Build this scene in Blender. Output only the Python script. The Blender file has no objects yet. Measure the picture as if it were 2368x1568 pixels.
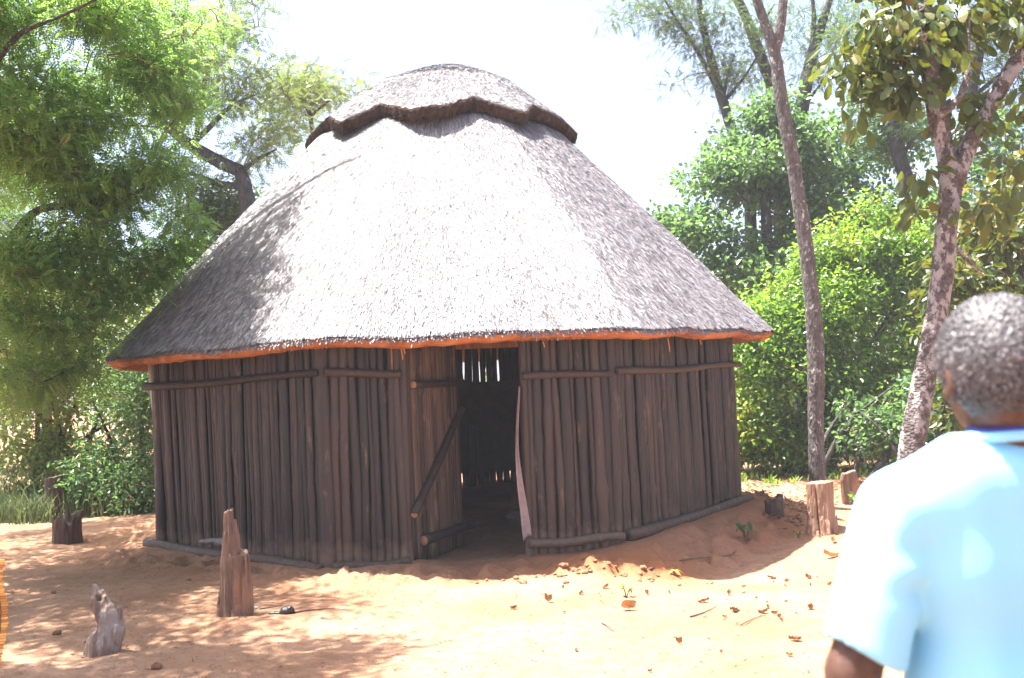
import bpy, math, random
import numpy as np

random.seed(7)
rng = np.random.default_rng(11)
D = bpy.data
scene = bpy.context.scene
COL = scene.collection
R = math.radians

# ------------------------------------------------------------------ camera
FPX = 2400.0
CAM_Z = 1.65
PITCH, ROLL = R(2.46), R(-2.5)
cam_d = D.cameras.new("camera")
cam = D.objects.new("camera", cam_d)
COL.objects.link(cam)
cam.rotation_mode = 'XYZ'
from mathutils import Matrix, Vector
M_CAM = Matrix.Rotation(R(90) + PITCH, 3, 'X') @ Matrix.Rotation(ROLL, 3, 'Z')
cam.matrix_world = Matrix.Translation((0, 0, CAM_Z)) @ M_CAM.to_4x4()
cam_d.sensor_width = 36.0
cam_d.lens = 36.0 * FPX / 2367.0
cam_d.clip_start = 0.05
cam_d.clip_end = 2000.0
cam_d.dof.use_dof = True
cam_d.dof.focus_distance = 9.6
cam_d.dof.aperture_fstop = 4.2
scene.camera = cam
MC = np.array(M_CAM)

# ------------------------------------------------------------------ world, sun, exposure
SUN_EL, SUN_AZ = 73.5, 286.0          # degrees; azimuth clockwise from +Y
w = D.worlds.new("World")
scene.world = w
w.use_nodes = True
nt = w.node_tree
nt.nodes.clear()
sky = nt.nodes.new('ShaderNodeTexSky')
sky.sky_type = 'NISHITA'
sky.sun_disc = False
sky.sun_elevation = R(SUN_EL)
sky.sun_rotation = R(SUN_AZ)
sky.altitude = 900
sky.air_density = 0.65
sky.dust_density = 8.0
sky.ozone_density = 0.4
bg = nt.nodes.new('ShaderNodeBackground')
bg.inputs['Strength'].default_value = 0.112
out = nt.nodes.new('ShaderNodeOutputWorld')
nt.links.new(sky.outputs[0], bg.inputs[0])
nt.links.new(bg.outputs[0], out.inputs[0])
sun_d = D.lights.new("sun", 'SUN')
sun_d.energy = 5.0
sun_d.angle = R(0.53)
sun_d.color = (1.0, 0.95, 0.88)
sun = D.objects.new("sun", sun_d)
COL.objects.link(sun)
SUN_DIR = np.array([math.sin(R(SUN_AZ)) * math.cos(R(SUN_EL)), math.cos(R(SUN_AZ)) * math.cos(R(SUN_EL)), math.sin(R(SUN_EL))])
sun.location = tuple(SUN_DIR * 60)
sun.rotation_euler = Vector(SUN_DIR).to_track_quat('Z', 'Y').to_euler()
scene.view_settings.view_transform = 'Standard'
scene.view_settings.look = 'None'
scene.view_settings.gamma = 1.0
scene.view_settings.use_curve_mapping = False
scene.view_settings.exposure = 2.3
scene.cycles.max_bounces = 8
scene.cycles.diffuse_bounces = 5
scene.cycles.transmission_bounces = 5
scene.cycles.transparent_max_bounces = 8
scene.cycles.sample_clamp_indirect = 8.0

# ------------------------------------------------------------------ small helpers
ORG = {}

def ray(x, y):
    v = MC @ np.array([(x - 1183.5) / FPX, -(y - 784.0) / FPX, -1.0])
    return v

def W(x, y, Y):
    """point on the sight line through photo position x, y at distance Y ahead"""
    v = ray(x, y)
    t = Y / v[1]
    return np.array([0, 0, CAM_Z]) + v * t

def G(x, y):
    v = ray(x, y)
    z = 0.0
    p = None
    for _ in range(40):
        t = (z - CAM_Z) / v[2]
        p = np.array([0, 0, CAM_Z]) + v * t
        z = 0.5 * z + 0.5 * float(ground_h(np.array([p[0]]), np.array([p[1]]))[0])
    p[2] = float(ground_h(np.array([p[0]]), np.array([p[1]]))[0])
    return p

def hash3(ix, iy, iz, seed=0):
    h = np.sin(ix * 127.1 + iy * 311.7 + iz * 74.7 + seed * 53.3) * 43758.5453
    return h - np.floor(h)

def vnoise(p, seed=0):
    p = np.asarray(p, float)
    i = np.floor(p)
    f = p - i
    f = f * f * (3 - 2 * f)
    x, y, z = i[..., 0], i[..., 1], i[..., 2]
    fx, fy, fz = f[..., 0], f[..., 1], f[..., 2]
    r = 0
    for dx in (0, 1):
        for dy in (0, 1):
            for dz in (0, 1):
                wgt = (fx if dx else 1 - fx) * (fy if dy else 1 - fy) * (fz if dz else 1 - fz)
                r = r + wgt * hash3(x + dx, y + dy, z + dz, seed)
    return r * 2 - 1

def fbm(p, oct=3, seed=0):
    p = np.asarray(p, float)
    a, r = 1.0, 0
    for k in range(oct):
        r = r + a * vnoise(p * (2.03 ** k) + 17.3 * k, seed + k)
        a *= 0.5
    return r

def sstep(a, b, x):
    t = np.clip((x - a) / (b - a), 0, 1)
    return t * t * (3 - 2 * t)

def unit(v):
    v = np.asarray(v, float)
    return v / (np.linalg.norm(v, axis=-1, keepdims=True) + 1e-12)

class MB:
    """collects vertices and faces and links them as ONE mesh object"""
    def __init__(self):
        self.v, self.f, self.r, self.mi, self.n = [], [], [], [], 0
    def add(self, v, f, rnd=0.5, mat=0):
        v = np.asarray(v, np.float32).reshape(-1, 3)
        f = np.asarray(f, np.int32)
        if len(v) == 0 or len(f) == 0:
            return
        self.v.append(v)
        self.f.append(f + self.n)
        self.mi.append(np.full(len(f), mat, np.int32))
        r = np.asarray(rnd, np.float32)
        self.r.append(np.broadcast_to(r, (len(v),)).copy())
        self.n += len(v)
    def build(self, name, mats, parent=None, origin=None, smooth=True, tagged=None):
        v = np.concatenate(self.v)
        r = np.concatenate(self.r)
        if parent is not None:
            origin = ORG[parent.name]
        if origin is None:
            lo, hi = v.min(0), v.max(0)
            origin = np.array([(lo[0] + hi[0]) / 2, (lo[1] + hi[1]) / 2, lo[2]])
        origin = np.asarray(origin, np.float32)
        me = D.meshes.new(name)
        me.vertices.add(len(v))
        me.vertices.foreach_set('co', (v - origin).ravel())
        starts, loops, totals, mis = [], [], [], []
        pos = 0
        for f, mi in zip(self.f, self.mi):
            k = f.shape[1]
            loops.append(f.ravel())
            starts.append(pos + np.arange(len(f), dtype=np.int32) * k)
            totals.append(np.full(len(f), k, np.int32))
            mis.append(mi)
            pos += f.size
        loops = np.concatenate(loops)
        starts = np.concatenate(starts)
        me.loops.add(len(loops))
        me.loops.foreach_set('vertex_index', loops)
        me.polygons.add(len(starts))
        me.polygons.foreach_set('loop_start', starts)
        me.polygons.foreach_set('loop_total', np.concatenate(totals))
        me.polygons.foreach_set('material_index', np.concatenate(mis))
        me.polygons.foreach_set('use_smooth', np.full(len(starts), bool(smooth)))
        me.update(calc_edges=True)
        at = me.attributes.new('rnd', 'FLOAT', 'POINT')
        at.data.foreach_set('value', r)
        if not isinstance(mats, (list, tuple)):
            mats = [mats]
        for m in mats:
            me.materials.append(m)
        o = D.objects.new(name, me)
        COL.objects.link(o)
        if parent is not None:
            o.parent = parent
        else:
            o.location = tuple(float(a) for a in origin)
        ORG[o.name] = np.array(origin, float)
        return o

def tag(o, label=None, cat=None, group=None, kind=None):
    if label: o['label'] = label
    if cat: o['category'] = cat
    if group: o['group'] = group
    if kind: o['kind'] = kind
    return o

def thing(name, loc, label, cat, group=None):
    o = D.objects.new(name, None)
    COL.objects.link(o)
    o.empty_display_size = 0.2
    o.location = tuple(float(a) for a in loc)
    ORG[o.name] = np.array(loc, float)
    return tag(o, label, cat, group)

def resample(pts, step):
    pts = np.asarray(pts, float)
    seg = np.linalg.norm(np.diff(pts, axis=0), axis=1)
    s = np.concatenate([[0], np.cumsum(seg)])
    n = max(2, int(s[-1] / step) + 1)
    t = np.linspace(0, s[-1], n)
    # catmull-like smoothing: linear then 2 passes of averaging
    q = np.stack([np.interp(t, s, pts[:, k]) for k in range(3)], 1)
    for _ in range(2):
        if len(q) > 2:
            q[1:-1] = 0.25 * q[:-2] + 0.5 * q[1:-1] + 0.25 * q[2:]
    return q, t / s[-1]

def tube(pts, radii, sides=8, lump=0.0, lumpf=6.0, cap=True, flat=1.0, seed=0):
    pts = np.asarray(pts, float)
    n = len(pts)
    radii = np.broadcast_to(np.asarray(radii, float), (n,))
    tan = np.gradient(pts, axis=0)
    tan = unit(tan)
    ref = np.array([0.31, 0.95, 0.05]) if abs(tan[:, 2]).mean() > 0.6 else np.array([0.05, 0.1, 1.0])
    u = unit(np.cross(tan, ref))
    v = np.cross(tan, u)
    a = np.linspace(0, 2 * np.pi, sides, endpoint=False)
    ca, sa = np.cos(a), np.sin(a)
    dirs = u[:, None] * ca[None, :, None] + v[:, None] * sa[None, :, None] * flat
    rr = radii[:, None] * np.ones((1, sides))
    if lump:
        q = pts[:, None] + dirs * radii[:, None, None]
        rr = rr * (1 + lump * fbm(q * lumpf, 2, seed))
    V = (pts[:, None] + dirs * rr[..., None]).reshape(-1, 3)
    i = np.arange(n - 1)[:, None] * sides
    j = np.arange(sides)[None, :]
    j2 = (j + 1) % sides
    F = np.stack([i + j, i + j2, i + sides + j2, i + sides + j], -1).reshape(-1, 4)
    if cap:
        V = np.concatenate([V, pts[:1], pts[-1:]])
        b, t_ = n * sides, n * sides + 1
        k = np.arange(sides)
        k2 = (k + 1) % sides
        # caps as degenerate-free quads would need pairs; use triangles padded separately
        T = np.concatenate([np.stack([k2, k, np.full(sides, b)], 1),
                            np.stack([(n - 1) * sides + k, (n - 1) * sides + k2, np.full(sides, t_)], 1)])
        return V, F, T
    return V, F, None

def add_tube(mb, pts, radii, sides=8, rnd=0.5, mat=0, **kw):
    V, F, T = tube(pts, radii, sides, **kw)
    n0 = mb.n
    mb.add(V, F, rnd, mat)
    if T is not None:
        mb.f.append(T.astype(np.int32) + n0)
        mb.mi.append(np.full(len(T), mat, np.int32))

def add_box(mb, c, s, rnd=0.5, mat=0, rz=0.0):
    c = np.asarray(c, float); s = np.asarray(s, float) / 2
    q = np.array([[-1,-1,-1],[1,-1,-1],[1,1,-1],[-1,1,-1],[-1,-1,1],[1,-1,1],[1,1,1],[-1,1,1]], float) * s
    cr, sr = math.cos(rz), math.sin(rz)
    q = np.stack([q[:,0]*cr - q[:,1]*sr, q[:,0]*sr + q[:,1]*cr, q[:,2]], 1) + c
    F = [[0,3,2,1],[4,5,6,7],[0,1,5,4],[1,2,6,5],[2,3,7,6],[3,0,4,7]]
    mb.add(q, F, rnd, mat)

# ------------------------------------------------------------------ implicit surfaces -> one continuous mesh
def capsule(P, a, b, ra, rb=None):
    rb = ra if rb is None else rb
    a = np.asarray(a, np.float32); b = np.asarray(b, np.float32)
    ab = b - a
    t = np.clip(((P - a) @ ab) / max(float(ab @ ab), 1e-9), 0, 1)
    d = np.linalg.norm(P - (a + t[..., None] * ab), axis=-1)
    return d - (ra + (rb - ra) * t)

def ellip(P, c, r):
    r = np.asarray(r, np.float32)
    q = (P - np.asarray(c, np.float32))
    k0 = np.linalg.norm(q / r, axis=-1)
    k1 = np.linalg.norm(q / (r * r), axis=-1)
    return k0 * (k0 - 1.0) / np.maximum(k1, 1e-6)

def smin(a, b, k):
    h = np.clip(0.5 + 0.5 * (b - a) / k, 0, 1)
    return b + (a - b) * h - k * h * (1 - h)

def surface_nets(fn, lo, hi, res):
    lo = np.asarray(lo, float); hi = np.asarray(hi, float)
    n = np.ceil((hi - lo) / res).astype(int) + 1
    ax = [lo[k] + np.arange(n[k]) * res for k in range(3)]
    P = np.stack(np.meshgrid(*ax, indexing='ij'), -1).astype(np.float32)
    S = fn(P).astype(np.float32)
    ins = S < 0
    cnt = np.zeros(tuple(n - 1), np.float32)
    acc = np.zeros(tuple(n - 1) + (3,), np.float32)
    corners = [(0,0,0),(1,0,0),(0,1,0),(1,1,0),(0,0,1),(1,0,1),(0,1,1),(1,1,1)]
    def sl(c):
        return tuple(slice(c[k], n[k] - 1 + c[k]) for k in range(3))
    for a in corners:
        for k in range(3):
            if a[k] == 0:
                b = list(a); b[k] = 1; b = tuple(b)
                sa, sb = S[sl(a)], S[sl(b)]
                cr = (sa < 0) != (sb < 0)
                t = np.where(cr, sa / np.where(cr, sa - sb, 1), 0)
                p = np.zeros(tuple(n - 1) + (3,), np.float32)
                for m in range(3):
                    p[..., m] = a[m]
                p[..., k] += t
                acc += np.where(cr[..., None], p, 0)
                cnt += cr
    act = cnt > 0
    idx = -np.ones(act.shape, np.int64)
    idx[act] = np.arange(act.sum())
    ijk = np.argwhere(act)
    V = lo + (ijk + acc[act] / cnt[act][:, None]) * res
    quads = []
    for k in range(3):
        o = [m for m in range(3) if m != k]
        s0 = [slice(1, n[m] - 1) for m in range(3)]; s0[k] = slice(0, n[k] - 1)
        s1 = list(s0); s1[k] = slice(1, n[k])
        a, b = ins[tuple(s0)], ins[tuple(s1)]
        cr = np.argwhere(a != b)
        if len(cr) == 0: continue
        flip = a[tuple(cr.T)]
        base = cr.copy()
        for m in o: base[:, m] += 1
        def id_(d0, d1):
            q = base.copy(); q[:, o[0]] -= d0; q[:, o[1]] -= d1
            return idx[tuple(q.T)]
        q = np.stack([id_(1,1), id_(0,1), id_(0,0), id_(1,0)], 1)
        if k == 1: flip = ~flip
        q[~flip] = q[~flip][:, ::-1]
        quads.append(q)
    return V, np.concatenate(quads)
# ------------------------------------------------------------------ materials
def mat(name):
    m = D.materials.new(name)
    m.use_nodes = True
    n = m.node_tree
    n.nodes.clear()
    o = n.nodes.new('ShaderNodeOutputMaterial')
    return m, n, o

def nd(n, t, **kw):
    a = n.nodes.new(t)
    for k, v in kw.items():
        if k in a.inputs: a.inputs[k].default_value = v
        else: setattr(a, k, v)
    return a

def ramp(n, stops, fac=None):
    r = n.nodes.new('ShaderNodeValToRGB')
    e = r.color_ramp.elements
    while len(e) < len(stops): e.new(0.5)
    for k, (p, c) in enumerate(stops):
        e[k].position = p
        e[k].color = (*c, 1)
    if fac is not None: n.links.new(fac, r.inputs[0])
    return r

def coords(n, scale=(1, 1, 1), kind='Object'):
    t = n.nodes.new('ShaderNodeTexCoord')
    mp = n.nodes.new('ShaderNodeMapping')
    mp.inputs['Scale'].default_value = scale
    n.links.new(t.outputs[kind], mp.inputs[0])
    return mp.outputs[0]

def noise(n, vec, scale, detail=4, rough=0.55, dist=0.0):
    a = n.nodes.new('ShaderNodeTexNoise')
    a.inputs['Scale'].default_value = scale
    a.inputs['Detail'].default_value = detail
    a.inputs['Roughness'].default_value = rough
    a.inputs['Distortion'].default_value = dist
    n.links.new(vec, a.inputs['Vector'])
    return a

def mixc(n, f, a, b, blend='MIX'):
    m = n.nodes.new('ShaderNodeMix')
    m.data_type = 'RGBA'
    m.blend_type = blend
    for s, v in ((m.inputs['Factor'], f), (m.inputs['A'], a), (m.inputs['B'], b)):
        if hasattr(v, 'is_output'): n.links.new(v, s)
        elif isinstance(v, tuple): s.default_value = (*v, 1)
        else: s.default_value = v
    return m.outputs['Result'] if False else m.outputs[2]

def attr(n, name='rnd'):
    a = n.nodes.new('ShaderNodeAttribute')
    a.attribute_name = name
    return a.outputs['Fac']

def bump(n, h, strength, dist):
    b = n.nodes.new('ShaderNodeBump')
    b.inputs['Strength'].default_value = strength
    b.inputs['Distance'].default_value = dist
    n.links.new(h, b.inputs['Height'])
    return b.outputs[0]

def principled(n, o, col, rough=0.8, spec=0.3, normal=None):
    p = n.nodes.new('ShaderNodeBsdfPrincipled')
    if hasattr(col, 'is_output'): n.links.new(col, p.inputs['Base Color'])
    else: p.inputs['Base Color'].default_value = (*col, 1)
    if hasattr(rough, 'is_output'): n.links.new(rough, p.inputs['Roughness'])
    else: p.inputs['Roughness'].default_value = rough
    p.inputs['Specular IOR Level'].default_value = spec
    if normal is not None: n.links.new(normal, p.inputs['Normal'])
    n.links.new(p.outputs[0], o.inputs[0])
    return p

def m_leaf(name, stops, trans, tmix=0.45, rough=0.38, spec=0.5):
    m, n, o = mat(name)
    a = attr(n)
    c = ramp(n, stops, a)
    nz = noise(n, coords(n), 1.3, 2)
    hv = nd(n, 'ShaderNodeHueSaturation')
    n.links.new(c.outputs[0], hv.inputs['Color'])
    mr = nd(n, 'ShaderNodeMapRange')
    mr.inputs['From Min'].default_value = 0.3; mr.inputs['From Max'].default_value = 0.7
    mr.inputs['To Min'].default_value = 0.75; mr.inputs['To Max'].default_value = 1.25
    n.links.new(nz.outputs['Fac'], mr.inputs[0])
    n.links.new(mr.outputs[0], hv.inputs['Value'])
    p = principled(n, o, hv.outputs[0], rough, spec)
    t = nd(n, 'ShaderNodeBsdfTranslucent')
    tc = mixc(n, 0.75, hv.outputs[0], trans)
    n.links.new(tc, t.inputs[0])
    mx = nd(n, 'ShaderNodeMixShader')
    mx.inputs[0].default_value = tmix
    n.links.new(p.outputs[0], mx.inputs[1])
    n.links.new(t.outputs[0], mx.inputs[2])
    n.links.new(mx.outputs[0], o.inputs[0])
    return m

def m_bark(name, dark, light, patch=None, scale=14, stretch=0.35, bstr=0.8, patch_lo=0.56, pscale=7.5):
    m, n, o = mat(name)
    v = coords(n, (1, 1, stretch))
    a = noise(n, v, scale, 6, 0.65)
    c = ramp(n, [(0.3, dark), (0.7, light)], a.outputs['Fac']).outputs[0]
    if patch:
        b = noise(n, coords(n, (1, 1, 0.7)), pscale, 5, 0.7)
        f = ramp(n, [(patch_lo, (0, 0, 0)), (patch_lo + 0.07, (1, 1, 1))], b.outputs['Fac'])
        c = mixc(n, f.outputs[0], c, patch)
    w2 = nd(n, 'ShaderNodeTexVoronoi', feature='F1')
    w2.inputs['Scale'].default_value = scale * 1.8
    n.links.new(v, w2.inputs['Vector'])
    ad = nd(n, 'ShaderNodeMath', operation='ADD')
    n.links.new(a.outputs['Fac'], ad.inputs[0]); n.links.new(w2.outputs['Distance'], ad.inputs[1])
    principled(n, o, c, 0.85, 0.25, bump(n, ad.outputs[0], bstr, 0.02))
    return m

def m_wood(name, dark, light, stretch=0.05, scale=44, rnd_amt=0.75, worn=None, rough=0.62, spec=0.4, axis=2, bstr=0.5, worn_lo=0.6, dust=None):
    """weathered wood with grain along one axis, varied from pole to pole"""
    m, n, o = mat(name)
    sc = [1, 1, 1]; sc[axis] = stretch
    v = coords(n, tuple(sc))
    a = noise(n, v, scale, 5, 0.65)
    f = nd(n, 'ShaderNodeMath', operation='MULTIPLY_ADD')
    f.inputs[1].default_value = rnd_amt; f.inputs[2].default_value = -rnd_amt / 2
    n.links.new(attr(n), f.inputs[0])
    g = nd(n, 'ShaderNodeMath', operation='ADD')
    n.links.new(a.outputs['Fac'], g.inputs[0]); n.links.new(f.outputs[0], g.inputs[1])
    c = ramp(n, [(0.25, dark), (0.8, light)], g.outputs[0]).outputs[0]
    if worn:
        s2 = [1, 1, 1]; s2[axis] = 0.22
        b = noise(n, coords(n, tuple(s2)), 9, 5, 0.7)
        k = ramp(n, [(worn_lo, (0, 0, 0)), (worn_lo + 0.08, (1, 1, 1))], b.outputs['Fac'])
        kk = nd(n, 'ShaderNodeMath', operation='MULTIPLY'); kk.inputs[1].default_value = 0.6
        n.links.new(k.outputs[0], kk.inputs[0])
        c = mixc(n, kk.outputs[0], c, worn)
    if dust:   # dried mud splashed up from the ground
        sp = nd(n, 'ShaderNodeSeparateXYZ')
        n.links.new(coords(n), sp.inputs[0])
        dn = noise(n, coords(n), 6.0, 4, 0.7)
        mr = nd(n, 'ShaderNodeMath', operation='MULTIPLY_ADD'); mr.inputs[1].default_value = 0.5; mr.inputs[2].default_value = 0.06
        n.links.new(dn.outputs['Fac'], mr.inputs[0])
        sb = nd(n, 'ShaderNodeMath', operation='SUBTRACT')
        n.links.new(mr.outputs[0], sb.inputs[0]); n.links.new(sp.outputs['Z'], sb.inputs[1])
        ml = nd(n, 'ShaderNodeMath', operation='MULTIPLY', use_clamp=True); ml.inputs[1].default_value = 3.5
        n.links.new(sb.outputs[0], ml.inputs[0])
        c = mixc(n, ml.outputs[0], c, dust)
    principled(n, o, c, rough, spec, bump(n, a.outputs['Fac'], bstr, 0.006))
    return m

MAT = {}
# sandy ground
m, n, o = mat('sand')
v = coords(n)
a = noise(n, v, 0.55, 5, 0.6)
b = noise(n, v, 9.0, 6, 0.7)
c_ = noise(n, v, 60.0, 4, 0.7)
c1 = ramp(n, [(0.33, (0.25, 0.132, 0.078)), (0.68, (0.42, 0.258, 0.170))], a.outputs['Fac']).outputs[0]
c2 = mixc(n, ramp(n, [(0.42, (0, 0, 0)), (0.72, (0.55, 0.55, 0.55))], b.outputs['Fac']).outputs[0], c1, (0.17, 0.085, 0.048))
lit = noise(n, v, 26.0, 3, 0.8)
c3 = mixc(n, ramp(n, [(0.60, (0, 0, 0)), (0.67, (0.75, 0.75, 0.75))], lit.outputs['Fac']).outputs[0], c2, (0.085, 0.046, 0.028))
# redder bare earth where the attribute says so
c4 = mixc(n, attr(n), c3, (0.29, 0.115, 0.05))
ad = nd(n, 'ShaderNodeMath', operation='MULTIPLY_ADD'); ad.inputs[1].default_value = 0.35
n.links.new(c_.outputs['Fac'], ad.inputs[0]); n.links.new(b.outputs['Fac'], ad.inputs[2])
principled(n, o, c4, 0.95, 0.12, bump(n, ad.outputs[0], 0.9, 0.04))
MAT['sand'] = m

# thatch: weathered grey straw, glossy fibres
m, n, o = mat('thatch')
a = attr(n)
v = coords(n)
big = noise(n, v, 0.9, 4, 0.6)
c = ramp(n, [(0.0, (0.040, 0.037, 0.041)), (0.3, (0.15, 0.142, 0.153)), (0.7, (0.30, 0.289, 0.308)), (0.965, (0.41, 0.397, 0.41)), (1.0, (0.45, 0.28, 0.15))], a)
cc = mixc(n, ramp(n, [(0.35, (0.0, 0.0, 0.0)), (0.75, (0.4, 0.4, 0.4))], big.outputs['Fac']).outputs[0], c.outputs[0], (0.12, 0.108, 0.115))
principled(n, o, cc, 0.55, 0.4)
MAT['thatch'] = m
m, n, o = mat('thatch_cut')
a = attr(n)
c = ramp(n, [(0.0, (0.18, 0.06, 0.018)), (0.5, (0.43, 0.16, 0.052)), (1.0, (0.60, 0.29, 0.11))], a)
nz = noise(n, coords(n), 90, 3)
principled(n, o, c.outputs[0], 0.8, 0.2, bump(n, nz.outputs['Fac'], 0.8, 0.01))
MAT['thatch_cut'] = m
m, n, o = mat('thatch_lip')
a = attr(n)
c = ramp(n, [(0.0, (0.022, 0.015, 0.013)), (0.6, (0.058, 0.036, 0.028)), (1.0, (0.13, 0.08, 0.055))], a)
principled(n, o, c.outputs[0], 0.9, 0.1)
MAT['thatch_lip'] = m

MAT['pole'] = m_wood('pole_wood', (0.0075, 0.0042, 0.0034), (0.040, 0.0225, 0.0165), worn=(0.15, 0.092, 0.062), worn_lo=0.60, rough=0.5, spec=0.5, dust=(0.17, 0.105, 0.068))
MAT['rail'] = m_wood('rail_wood', (0.014, 0.009, 0.0075), (0.056, 0.035, 0.027), stretch=1.0, scale=22, worn=(0.14, 0.085, 0.055), bstr=1.0, worn_lo=0.66)
MAT['door'] = m_wood('door_wood', (0.028, 0.016, 0.012), (0.105, 0.065, 0.043), scale=42, worn=(0.24, 0.15, 0.09), worn_lo=0.55)
MAT['cutwood'] = m_wood('cut_wood', (0.22, 0.10, 0.05), (0.42, 0.22, 0.12), stretch=1)
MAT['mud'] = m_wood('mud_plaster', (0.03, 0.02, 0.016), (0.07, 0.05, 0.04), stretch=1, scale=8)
MAT['stump'] = m_wood('stump_wood', (0.06, 0.034, 0.024), (0.27, 0.155, 0.098), worn=(0.36, 0.18, 0.09), stretch=0.08, scale=26, bstr=1.0, rnd_amt=0.3, worn_lo=0.52)
MAT['drift'] = m_wood('bleached_wood', (0.085, 0.05, 0.035), (0.28, 0.19, 0.14), worn=(0.36, 0.31, 0.27), stretch=0.12, scale=22, bstr=1.0, rnd_amt=0.3, worn_lo=0.5)
MAT['oldstump'] = m_wood('old_brown_stump_wood', (0.03, 0.018, 0.013), (0.105, 0.058, 0.037), stretch=0.12, scale=24, bstr=1.0, rnd_amt=0.3)
MAT['cutstump'] = m_wood('sunlit_stump_wood', (0.13, 0.075, 0.05), (0.40, 0.24, 0.15), stretch=0.14, scale=22, bstr=1.2, rnd_amt=0.3)
MAT['log'] = m_wood('log_wood', (0.038, 0.024, 0.017), (0.125, 0.082, 0.056), stretch=1.0, scale=22, worn=(0.22, 0.15, 0.105), bstr=1.0, worn_lo=0.6)

MAT['bark_grey'] = m_bark('grey_bark', (0.045, 0.036, 0.032), (0.15, 0.133, 0.127), patch=(0.42, 0.40, 0.39), patch_lo=0.58, pscale=15, scale=24, bstr=0.7)
MAT['bark_pink'] = m_bark('flaking_pink_bark', (0.032, 0.024, 0.024), (0.155, 0.13, 0.127), patch=(0.30, 0.278, 0.275), patch_lo=0.49, scale=20, stretch=1.3, bstr=0.7, pscale=10)
MAT['bark_dark'] = m_bark('dark_bark', (0.022, 0.02, 0.021), (0.085, 0.078, 0.078), patch=(0.17, 0.17, 0.175), patch_lo=0.6)
MAT['twig'] = m_bark('twig_bark', (0.08, 0.045, 0.03), (0.22, 0.14, 0.09), bstr=0.1)

MAT['acacia'] = m_leaf('acacia_leaf', [(0, (0.055, 0.115, 0.038)), (0.5, (0.115, 0.20, 0.052)), (0.9, (0.17, 0.24, 0.06)), (1, (0.24, 0.16, 0.035))], (0.36, 0.58, 0.13), 0.55)
MAT['acacia_far'] = m_leaf('pale_acacia_leaf', [(0, (0.05, 0.09, 0.03)), (0.6, (0.10, 0.15, 0.04)), (1, (0.17, 0.19, 0.06))], (0.26, 0.36, 0.07), 0.45)
MAT['acacia_blue'] = m_leaf('dull_acacia_leaf', [(0, (0.03, 0.06, 0.028)), (0.6, (0.055, 0.10, 0.04)), (1, (0.12, 0.16, 0.05))], (0.14, 0.24, 0.06), 0.4)
MAT['bush'] = m_leaf('bright_bush_leaf', [(0, (0.045, 0.115, 0.02)), (0.5, (0.09, 0.19, 0.026)), (0.93, (0.15, 0.26, 0.035)), (1, (0.32, 0.22, 0.02))], (0.34, 0.56, 0.05), 0.48, 0.3, 0.75)
MAT['midgreen'] = m_leaf('mid_green_leaf', [(0, (0.04, 0.095, 0.038)), (0.6, (0.075, 0.155, 0.06)), (1, (0.13, 0.22, 0.07))], (0.24, 0.42, 0.11), 0.46, 0.32, 0.75)
MAT['darkleaf'] = m_leaf('dark_leaf', [(0, (0.02, 0.045, 0.018)), (0.6, (0.04, 0.08, 0.025)), (1, (0.09, 0.13, 0.03))], (0.1, 0.2, 0.03), 0.35)
MAT['bigleaf'] = m_leaf('large_olive_leaf', [(0, (0.028, 0.06, 0.022)), (0.55, (0.06, 0.095, 0.02)), (0.85, (0.13, 0.12, 0.022)), (1, (0.26, 0.15, 0.02))], (0.22, 0.25, 0.02), 0.36, 0.42, 0.45)
MAT['under'] = m_leaf('understory_leaf', [(0, (0.05, 0.10, 0.026)), (0.6, (0.13, 0.19, 0.04)), (0.95, (0.26, 0.28, 0.09)), (1, (0.4, 0.17, 0.04))], (0.42, 0.52, 0.11), 0.5)
MAT['grass'] = m_leaf('tall_grass', [(0, (0.035, 0.07, 0.024)), (0.7, (0.085, 0.115, 0.04)), (1, (0.24, 0.19, 0.10))], (0.18, 0.23, 0.08), 0.4, 0.5, 0.3)
MAT['wood_far'] = m_leaf('distant_leaf', [(0, (0.03, 0.065, 0.025)), (0.6, (0.07, 0.12, 0.035)), (1, (0.13, 0.17, 0.05))], (0.2, 0.3, 0.06), 0.4)
MAT['deadleaf'] = m_leaf('dead_leaf', [(0, (0.10, 0.05, 0.03)), (0.6, (0.26, 0.135, 0.07)), (1, (0.44, 0.22, 0.10))], (0.4, 0.18, 0.05), 0.2, 0.6, 0.3)

def simple(name, col, rough=0.8, spec=0.3, nscale=None, bstr=0.3, col2=None, stretch=(1, 1, 1)):
    m, n, o = mat(name)
    nrm = None
    c = col
    if nscale:
        nz = noise(n, coords(n, stretch), nscale, 4, 0.6)
        nrm = bump(n, nz.outputs['Fac'], bstr, 0.01)
        if col2:
            c = ramp(n, [(0.3, col), (0.7, col2)], nz.outputs['Fac']).outputs[0]
    principled(n, o, c, rough, spec, nrm)
    return m

MAT['skin'] = simple('dark_skin', (0.062, 0.031, 0.022), 0.5, 0.3, 60, 0.25, (0.105, 0.055, 0.039))
MAT['shirt'] = simple('light_blue_cotton', (0.25, 0.58, 0.80), 0.85, 0.2, 7, 0.35, (0.29, 0.62, 0.83), (1, 1, 0.35))
MAT['collar'] = simple('dark_blue_collar', (0.04, 0.045, 0.20), 0.8, 0.2, 200, 0.2, (0.06, 0.06, 0.26))
MAT['trousers'] = simple('dark_trousers', (0.035, 0.035, 0.045), 0.85, 0.2, 20, 0.3, (0.05, 0.05, 0.06))
MAT['shoe'] = simple('brown_shoe', (0.05, 0.03, 0.02), 0.5, 0.4, 40, 0.2, (0.07, 0.04, 0.03))
m, n, o = mat('grey_curly_hair')
c = ramp(n, [(0.0, (0.012, 0.011, 0.012)), (0.55, (0.09, 0.085, 0.09)), (1.0, (0.40, 0.38, 0.39))], attr(n))
principled(n, o, c.outputs[0], 0.5, 0.5)
MAT['hair'] = m
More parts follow.
